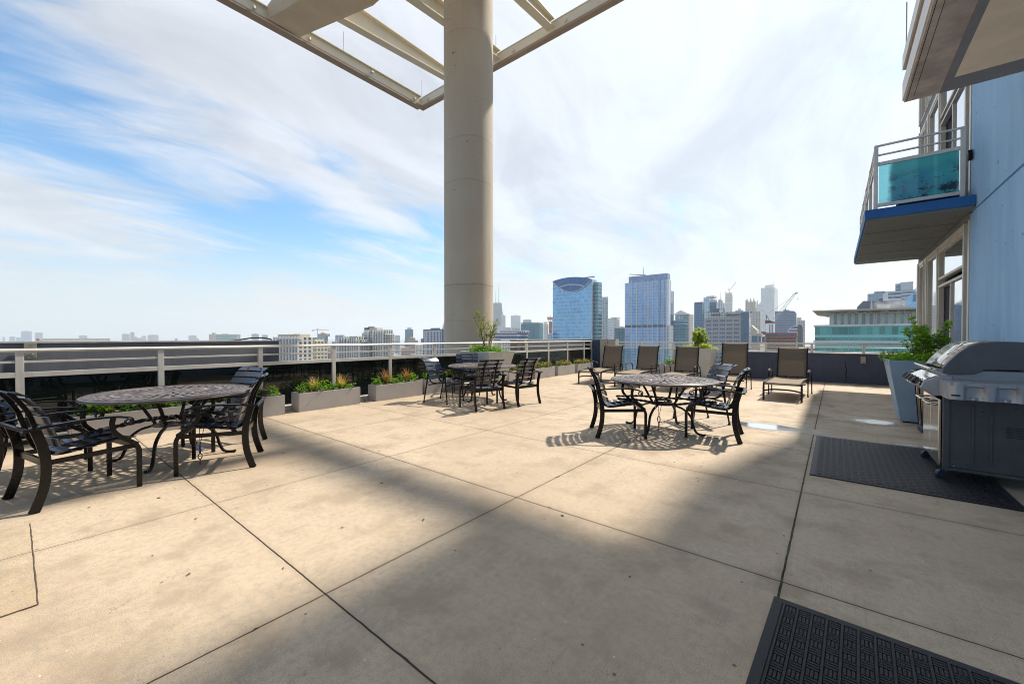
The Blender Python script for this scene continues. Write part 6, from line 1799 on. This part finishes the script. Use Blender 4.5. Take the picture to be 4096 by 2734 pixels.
# chamfered dark blue block
b = Bld('glass_block', 'dark blue block with clipped corners behind the crane', 3099, 3142, 3186, 1247, 820, FM['dark_blue'], face=True, depth=30)
b.poly('wall', [(3099, 1420), (3186, 1420), (3186, 1252), (3176, 1243), (3158, 1242.5), (3157, 1239), (3132, 1239), (3131, 1244), (3099, 1244)], 0, 30, facade('slate_bands', (.05, .10, .20), (.06, .11, .21), (.10, .16, .26), 4.2, 3, .1, .25, .3, .2))
b.mast('roof_unit', 3142, 1239, 1233, 6, .9)
simple_b('beige gridded tower at the right end of the dark blue block', 3186, 3220, 1280, 760, 'beige_stone', 26, cap=(3187, 3206, 1269.5))
b = Bld('round_top_block', 'slate block with a rounded top corner beside the beige gridded tower', 3152, 3180, 3211, 1299, 600, FM['dark_blue'], face=True, depth=20)
b.poly('wall', [(3174, 1420), (3211, 1420), (3211, 1310), (3208, 1302), (3202, 1298), (3194, 1297.5), (3194, 1300), (3174, 1303)], 1, 20, M['steel_dark'])
b.poly('glass_bow', [(3151, 1420), (3190, 1420), (3190, 1303), (3178, 1303.5), (3165, 1308), (3156, 1317), (3151, 1330)], -3, .5, FM['band'])
MB().bar([(b.px(x, y)[0], -3.3, b.px(x, y)[1]) for x, y in ((3151, 1332), (3156, 1317), (3165, 1308), (3178, 1303.5), (3192, 1303))], .5, .9, (0, 1, 0)).build('rim', M['steel_pale'], b.r)
b = Bld('stone_block', 'beige stepped stone block with a pyramid roof in front of the downtown towers', 3004, 3040, 3062, 1338, 400, M['conc_tan'], depth=20); b.body()
b.poly('pyramid', [(3004, 1320), (3005, 1300), (3028, 1320)], 2, 12, M['conc_pale']); b.part('upper_step', 3004, 3029, 1320, 1338.3, d0=1.5, d1=14, m=M['conc_tan']); b.part('upper_step', 3029, 3044, 1332, 1338.3, d0=2, d1=12, m=M['conc_tan'])
for (x0, x1, y0) in ((3008, 3029, 1343), (3035, 3044, 1344), (3048, 3060, 1346)): b.part('window', x0, x1, y0, 1368, d0=-.3, d1=.1, m=FM['dark_blue'])
simple_b('grey mechanical roof behind the stone block with the pyramid', 3044, 3063, 1326, 520, 'navy_panel', 20)
# construction site with the large crane
b = Bld('construction_site', 'building shell with bright red formwork under the large crane', 3062, 3184, 3188, 1345, 360, FM['site_red'], depth=26); b.body(m=FM['site'])
b.part('red_formwork', 3061, 3187, 1330, 1346, d0=-.8, d1=25, m=facade('formwork', (.09, .08, .13), (.46, .10, .07), (.46, .10, .07), 5.5, 9, .05, .18, 0, .7))
for y in (1346, 1358, 1367): b.part('red_deck', 3061, 3187, y, y + 2.2, d0=-1.4, d1=-.5, m=M['rust_red'])
for x in (3062, 3112, 3184): b.part('red_post', x, x + 1.8, 1331, 1365, d0=-1.5, d1=-1.0, m=M['rust_red'])
b = Bld('lattice_crane', 'large lattice boom crane rising from the red construction site', 3078, 3084, 3090, 1290, 370, M['steel_dark'], face=True, depth=4, cat='crane')
def q(x, y): p = b.px(x, y); return Vector((p[0], 1.5, p[1]))
def lattice(p0, p1, w0, w1, r_, n, m_):
    d = (p1 - p0); L_ = d.length; d.normalize(); sx = Vector((0, 1, 0)); sy = d.cross(sx)
    mm_ = MB(); C = []
    for k in range(n + 1):
        w_ = w0 + (w1 - w0) * k / n; c = p0 + d * L_ * k / n
        C.append([c + sx * w_ * a + sy * w_ * e for a, e in ((-.5, -.5), (.5, -.5), (.5, .5), (-.5, .5))])
    for k in range(n):
        for j in range(4):
            mm_.tube([C[k][j], C[k + 1][j]], r_, 5); mm_.tube([C[k][j], C[k + 1][(j + 1) % 4]], r_ * .6, 4)
    return mm_
lattice(q(3084, 1440), q(3084, 1297), 2.1, 2.1, .16, 22, 0).build('mast', M['steel_dark'], b.r)
lattice(q(3100, 1276), q(3181, 1172), 2.4, 1.3, .11, 22, 0).build('boom', M['steel_pale'], b.r)
lattice(q(3181, 1172), q(3192, 1169.5), 1.2, .8, .12, 4, 0).build('boom_tip', M['steel_dark'], b.r)
MB().bar([q(3059, 1291), q(3100, 1289)], 1.6, 1.2, (0, 1, 0)).build('counter_jib', M['rust_red'], b.r)
mm_ = MB(); mm_.cbox(q(3073, 1285), (4.0, 2.5, 1.7)); mm_.cbox(q(3088, 1287), (1.6, 1.6, 1.2)); mm_.build('machinery', M['steel_dark'], b.r, bevel=.2)
mm_ = MB(); mm_.tube([q(3065, 1288), q(3065, 1259)], .25, 5); mm_.tube([q(3079, 1284), q(3065, 1259)], .22, 5); mm_.tube([q(3065, 1259), q(3092, 1241), q(3150, 1200), q(3181, 1173)], .045, 4); mm_.tube([q(3065, 1259), q(3175, 1182)], .04, 4)
mm_.build('a_frame', M['steel_dark'], b.r)
mm_ = MB(); mm_.tube([q(3184.5, 1172), q(3184.5, 1245)], .03, 4); mm_.tube([q(3192, 1170), q(3192, 1193)], .04, 4); mm_.cbox(q(3192, 1194), (.5, .5, .6)); mm_.build('hoist_line', M['steel_dark'], b.r)

# teal glass building with its flat canopy, right
b = Bld('teal_glass_building', 'nearby teal glass building with a thin flat canopy on branching struts', 3259, 3905, 3905, 1321.5, 190, FM['teal_bright'], depth=60); b.body()
b.part('stone_band', 3258.5, 3906, 1299.5, 1306, d0=-.5, d1=.4, m=M['conc_white'], z0=None) if False else None
H1 = b.px(3259, 1300)[1]
MB().box(0, b.w, 0.02, 59, b.H + .01, H1).build('upper_wall', FM['teal_bright'], b.r)
for ya, yb in ((1299.5, 1305.5), (1362, 1369), (1407, 1412)):
    z1_, z0_ = b.px(3259, ya)[1], b.px(3259, yb)[1]
    MB().box(-.4, b.w + .4, -.5, 59.5, z0_, z1_).build('stone_band', M['conc_white'], b.r)
u0_, z0_ = b.px(3320, 1298, 6); u1_, zt_ = b.px(3905, 1256, 6)
MB().box(u0_, b.w, 6, 50, H1 + .02, b.px(3320, 1256, 6)[1]).build('penthouse_wall', FM['pale_fins'], b.r)
zc_ = b.px(3300, 1244, 2)[1]
uc0 = b.px(3250, 1242, 0)[0]
MB().add([(uc0, -1, zc_ + .1), (b.w + 2, -1, zc_ + .1), (b.w + 2, 54, zc_ + .6), (uc0, 54, zc_ + .6), (uc0 + 4, -.9, zc_ - .3), (b.w + 2, -.9, zc_ - .5), (b.w + 2, 54, zc_ - .5), (uc0 + 4, 54, zc_ - .3), ],
         [(0, 1, 2, 3), (7, 6, 5, 4), (0, 4, 5, 1), (1, 5, 6, 2), (2, 6, 7, 3), (3, 7, 4, 0)]).build('canopy', M['conc_tan'], b.r)
MB().box(uc0, b.w + 2, -1.25, -1.01, zc_ - .15, zc_ + .2).build('canopy_edge', M['conc_tan'], b.r)
for x in (3320, 3381, 3442, 3505, 3571, 3640, 3712):
    uu, zz = b.px(x, 1298, 2.5)
    mm_ = MB(); zy = b.px(x, 1254, 2.5)[1]
    mm_.tube([(uu, 2.5, H1), (uu, 2.5, zy)], .18, 6)
    for dx, dy in ((-2.1, -2), (2.1, -2), (-2.1, 3), (2.1, 3)): mm_.tube([(uu, 2.5, zy), (uu + dx, 2.5 + dy, zc_ - .3)], .11, 5)
    mm_.build('strut', M['steel_pale'], b.r)
mm_ = MB(); 
for k in range(4): mm_.tube([(b.px(3290, 1250)[0], 1 + k * 2.2, zc_ - 1.0), (b.w, 1 + k * 2.2, zc_ - 1.0)], .08, 5)
mm_.build('pipe_rail', M['steel_pale'], b.r)
# blocks stepping up behind it
b = Bld('office_block', 'dark blue block with a slanted left edge behind the canopy', 3426, 3500, 3610, 1203, 420, FM['dark_blue'], face=True, depth=20)
b.poly('wall', [(3426, 1320), (3610, 1320), (3610, 1203), (3453, 1203), (3428, 1228)], 0, 20, facade('smoky_panel', (.05, .07, .13), (.08, .10, .17), (.07, .09, .15), 4, 2.4, .1, .2, .3, .3))
b.part('roof_unit', 3515, 3531, 1194, 1204, d0=2, d1=8, m=M['steel_dark']); b.part('stone_band', 3508, 3560, 1219, 1235, d0=-1, d1=.3, m=M['conc_tan']); b.mast('roof_pipe', 3486, 1235, 1202, -1, .8, M['conc_pale'])
b = Bld('office_tower', 'grey-blue gridded block above the slanted dark blue one', 3470, 3532, 3544, 1172, 560, FM['haze_blue'], depth=20); b.body(m=facade('slate_grid', (.16, .24, .36), (.26, .33, .42), (.26, .33, .42), 4, 2.6, .3, .35, .4, .2)); b.part('roof_step', 3497, 3540, 1166, d0=2, d1=14)
b = Bld('office_tower', 'white ended tower with blue bands behind the steam plume', 3533, 3570, 3604, 1164, 600, FM['band'], face=True, depth=20); b.body(m=FM['band']); b.part('white_end', 3532, 3553, 1165, 1203, d0=-.5, d1=.3, m=M['conc_white'])
b = Bld('office_tower', 'tall pale glass tower with a louvred cube on top, tallest behind the canopy', 3582, 3654, 3668, 1165, 640, FM['blue_glass']); b.body(m=FM['band']); b.part('louvred_cube', 3603, 3653, 1128.5, d0=3, d1=24, m=facade('louvre_cube', (.34, .38, .42), (.46, .48, .5), (.52, .54, .56), 2.6, 9, .05, .35, .3, .3)); b.part('glass_notch', 3582, 3602, 1135, d0=6, d1=24, m=FM['side_glass'])
b = Bld('glass_tower', 'bright blue faceted glass tower beside the window frame at the right', 3632, 3700, 3720, 1172, 420, FM['blue_glass'], depth=20)
b.poly('wall', [(3632, 1320), (3760, 1320), (3760, 1150), (3702, 1120), (3668, 1150), (3668, 1168), (3632, 1185)], 0, 20, FM['blue_glass']); b.part('dark_facet', 3652, 3667, 1178, 1206, d0=-.4, d1=.2, m=FM['dark_blue']); b.part('roof_step', 3668, 3690, 1146, 1172, d0=-1, d1=1, m=FM['teal_dark'])
simple_b('low white office block in the gap left of the teal glass building', 3220, 3258, 1386, 520, 'white_grid', 16)
simple_b('reddish low roofs in the gap left of the teal glass building', 3196, 3262, 1392, 420, 'brick_grid', 16)

# city ground and far sprawl of low roofs
gp = MB().add([(-16000, -9000, GZ), (16000, -9000, GZ), (16000, 16000, GZ), (-16000, 16000, GZ)], [(0, 1, 2, 3)]).build('city_ground', M['asphalt_far']); tag(gp, kind='structure')
rs = random.Random(4); V, F, mi_ = [], [], []
low = MB(); mats_low = [FM['brick_grid'], FM['haze_tan'], M['conc_pale'], FM['white_grid'], FM['haze_blue'], M['conc_tan']]
cnt = 0
while cnt < 3400:
    px_i = rs.uniform(700, 3330); D = 420 * (20 ** (rs.random() ** .9))
    r_ = ray(px_i, 1347); k = D / math.hypot(r_.x, r_.y); x, y = r_.x * k, r_.y * k
    h = rs.choice((8, 11, 14, 18, 25)) * (1 + rs.random() * .6) + (rs.random() < .06) * rs.uniform(10, 35)
    sx_, sy_ = rs.uniform(14, 40), rs.uniform(14, 45)
    low.box(x - sx_ / 2, x + sx_ / 2, y - sy_ / 2, y + sy_ / 2, GZ + .05, GZ + h, rs.randrange(6)); cnt += 1
tag(low.build('distant_rooftops', mats_low), 'sprawl of small far-off roofs reaching to the hazy horizon', 'rooftops', kind='stuff')
# dark tree canopy between the roofs
tr = MB()
for i in range(2600):
    px_i = rs.uniform(700, 3330); D = 350 * (18 ** (rs.random()))
    r_ = ray(px_i, 1347); k = D / math.hypot(r_.x, r_.y); x, y = r_.x * k, r_.y * k; s_ = rs.uniform(4, 9); h = rs.uniform(7, 14)
    n = 6; v = [(x + s_ * math.cos(j * PI / 3) * rs.uniform(.7, 1.2), y + s_ * math.sin(j * PI / 3) * rs.uniform(.7, 1.2), GZ + h * .55) for j in range(n)]
    v += [(x, y, GZ + h), (x, y, GZ + .1)]
    tr.add(v, [(j, (j + 1) % n, n) for j in range(n)] + [((j + 1) % n, j, n + 1) for j in range(n)])
tag(tr.build('distant_trees', simple('far_foliage', (.045, .07, .03), .9, 0, .3, .1)), 'far-off treetops scattered between the low roofs', 'trees', kind='stuff')

# steam drifting over the canopy building
stm = Bld('steam_plume', 'pale steam plume drifting in front of the dark slanted block', 3505, 3560, 3610, 1200, 330, None, face=True, depth=14, cat='steam', zb=EYE + ray(3560, 1236).z / math.hypot(ray(3560, 1236).x, ray(3560, 1236).y) * 330)
bpy.data.objects.remove(stm.r)
c0 = ray(3560, 1218) * 330 / math.hypot(ray(3560, 1218).x, ray(3560, 1218).y)
bm = bmesh.new(); bmesh.ops.create_icosphere(bm, subdivisions=3, radius=1)
for v in bm.verts:
    n_ = math.sin(v.co.x * 4.1 + 1) * math.sin(v.co.z * 5 + v.co.y * 3) * .25
    v.co = Vector((v.co.x * 13, v.co.y * 6, v.co.z * 5.0)) * (1 + n_); v.co.z += v.co.x * .12
me = bpy.data.meshes.new('steam_plume'); bm.to_mesh(me); bm.free()
m, t = mat('steam')
tcs = t.n('ShaderNodeTexCoord').outputs['Object']
ln = t.n('ShaderNodeVectorMath', operation='LENGTH', ins={0: t.mapping(tcs, scale=(1 / 12, 1 / 6, 1 / 4.6))})
dn = t.m('MULTIPLY', t.smooth(t.noise(tcs, .16, 5, .6), .38, .62), t.smooth(ln.outputs['Value'], 1.05, .35))
pv = t.n('ShaderNodeVolumePrincipled', ins={'Color': (.95, .93, .93, 1), 'Density': t.m('MULTIPLY', dn, .08)})
t.n('ShaderNodeOutputMaterial', ins={'Volume': pv.outputs[0]})
me.materials.append(m); so_ = bpy.data.objects.new('steam_plume', me); COL.objects.link(so_); so_.location = c0 + Vector((0, 0, EYE)); so_.rotation_euler = (0, 0, YAW)
tag(so_, 'pale steam plume drifting in front of the dark slanted block', 'steam')

# ------------------------------------------------------------------ haze
HAZE = 1.6e-4
hb = MB().box(-9500, 9500, -1500, 9500, GZ - 1, 330).build('haze', None or bpy.data.materials.new('haze'))
hm = hb.data.materials[0]; hm.use_nodes = True; t = NT(hm.node_tree)
pv = t.n('ShaderNodeVolumePrincipled', ins={'Color': (0.84, 0.93, 1.0, 1), 'Density': HAZE, 'Anisotropy': 0.25})
t.n('ShaderNodeOutputMaterial', ins={'Volume': pv.outputs[0]})
tag(hb, kind='stuff')
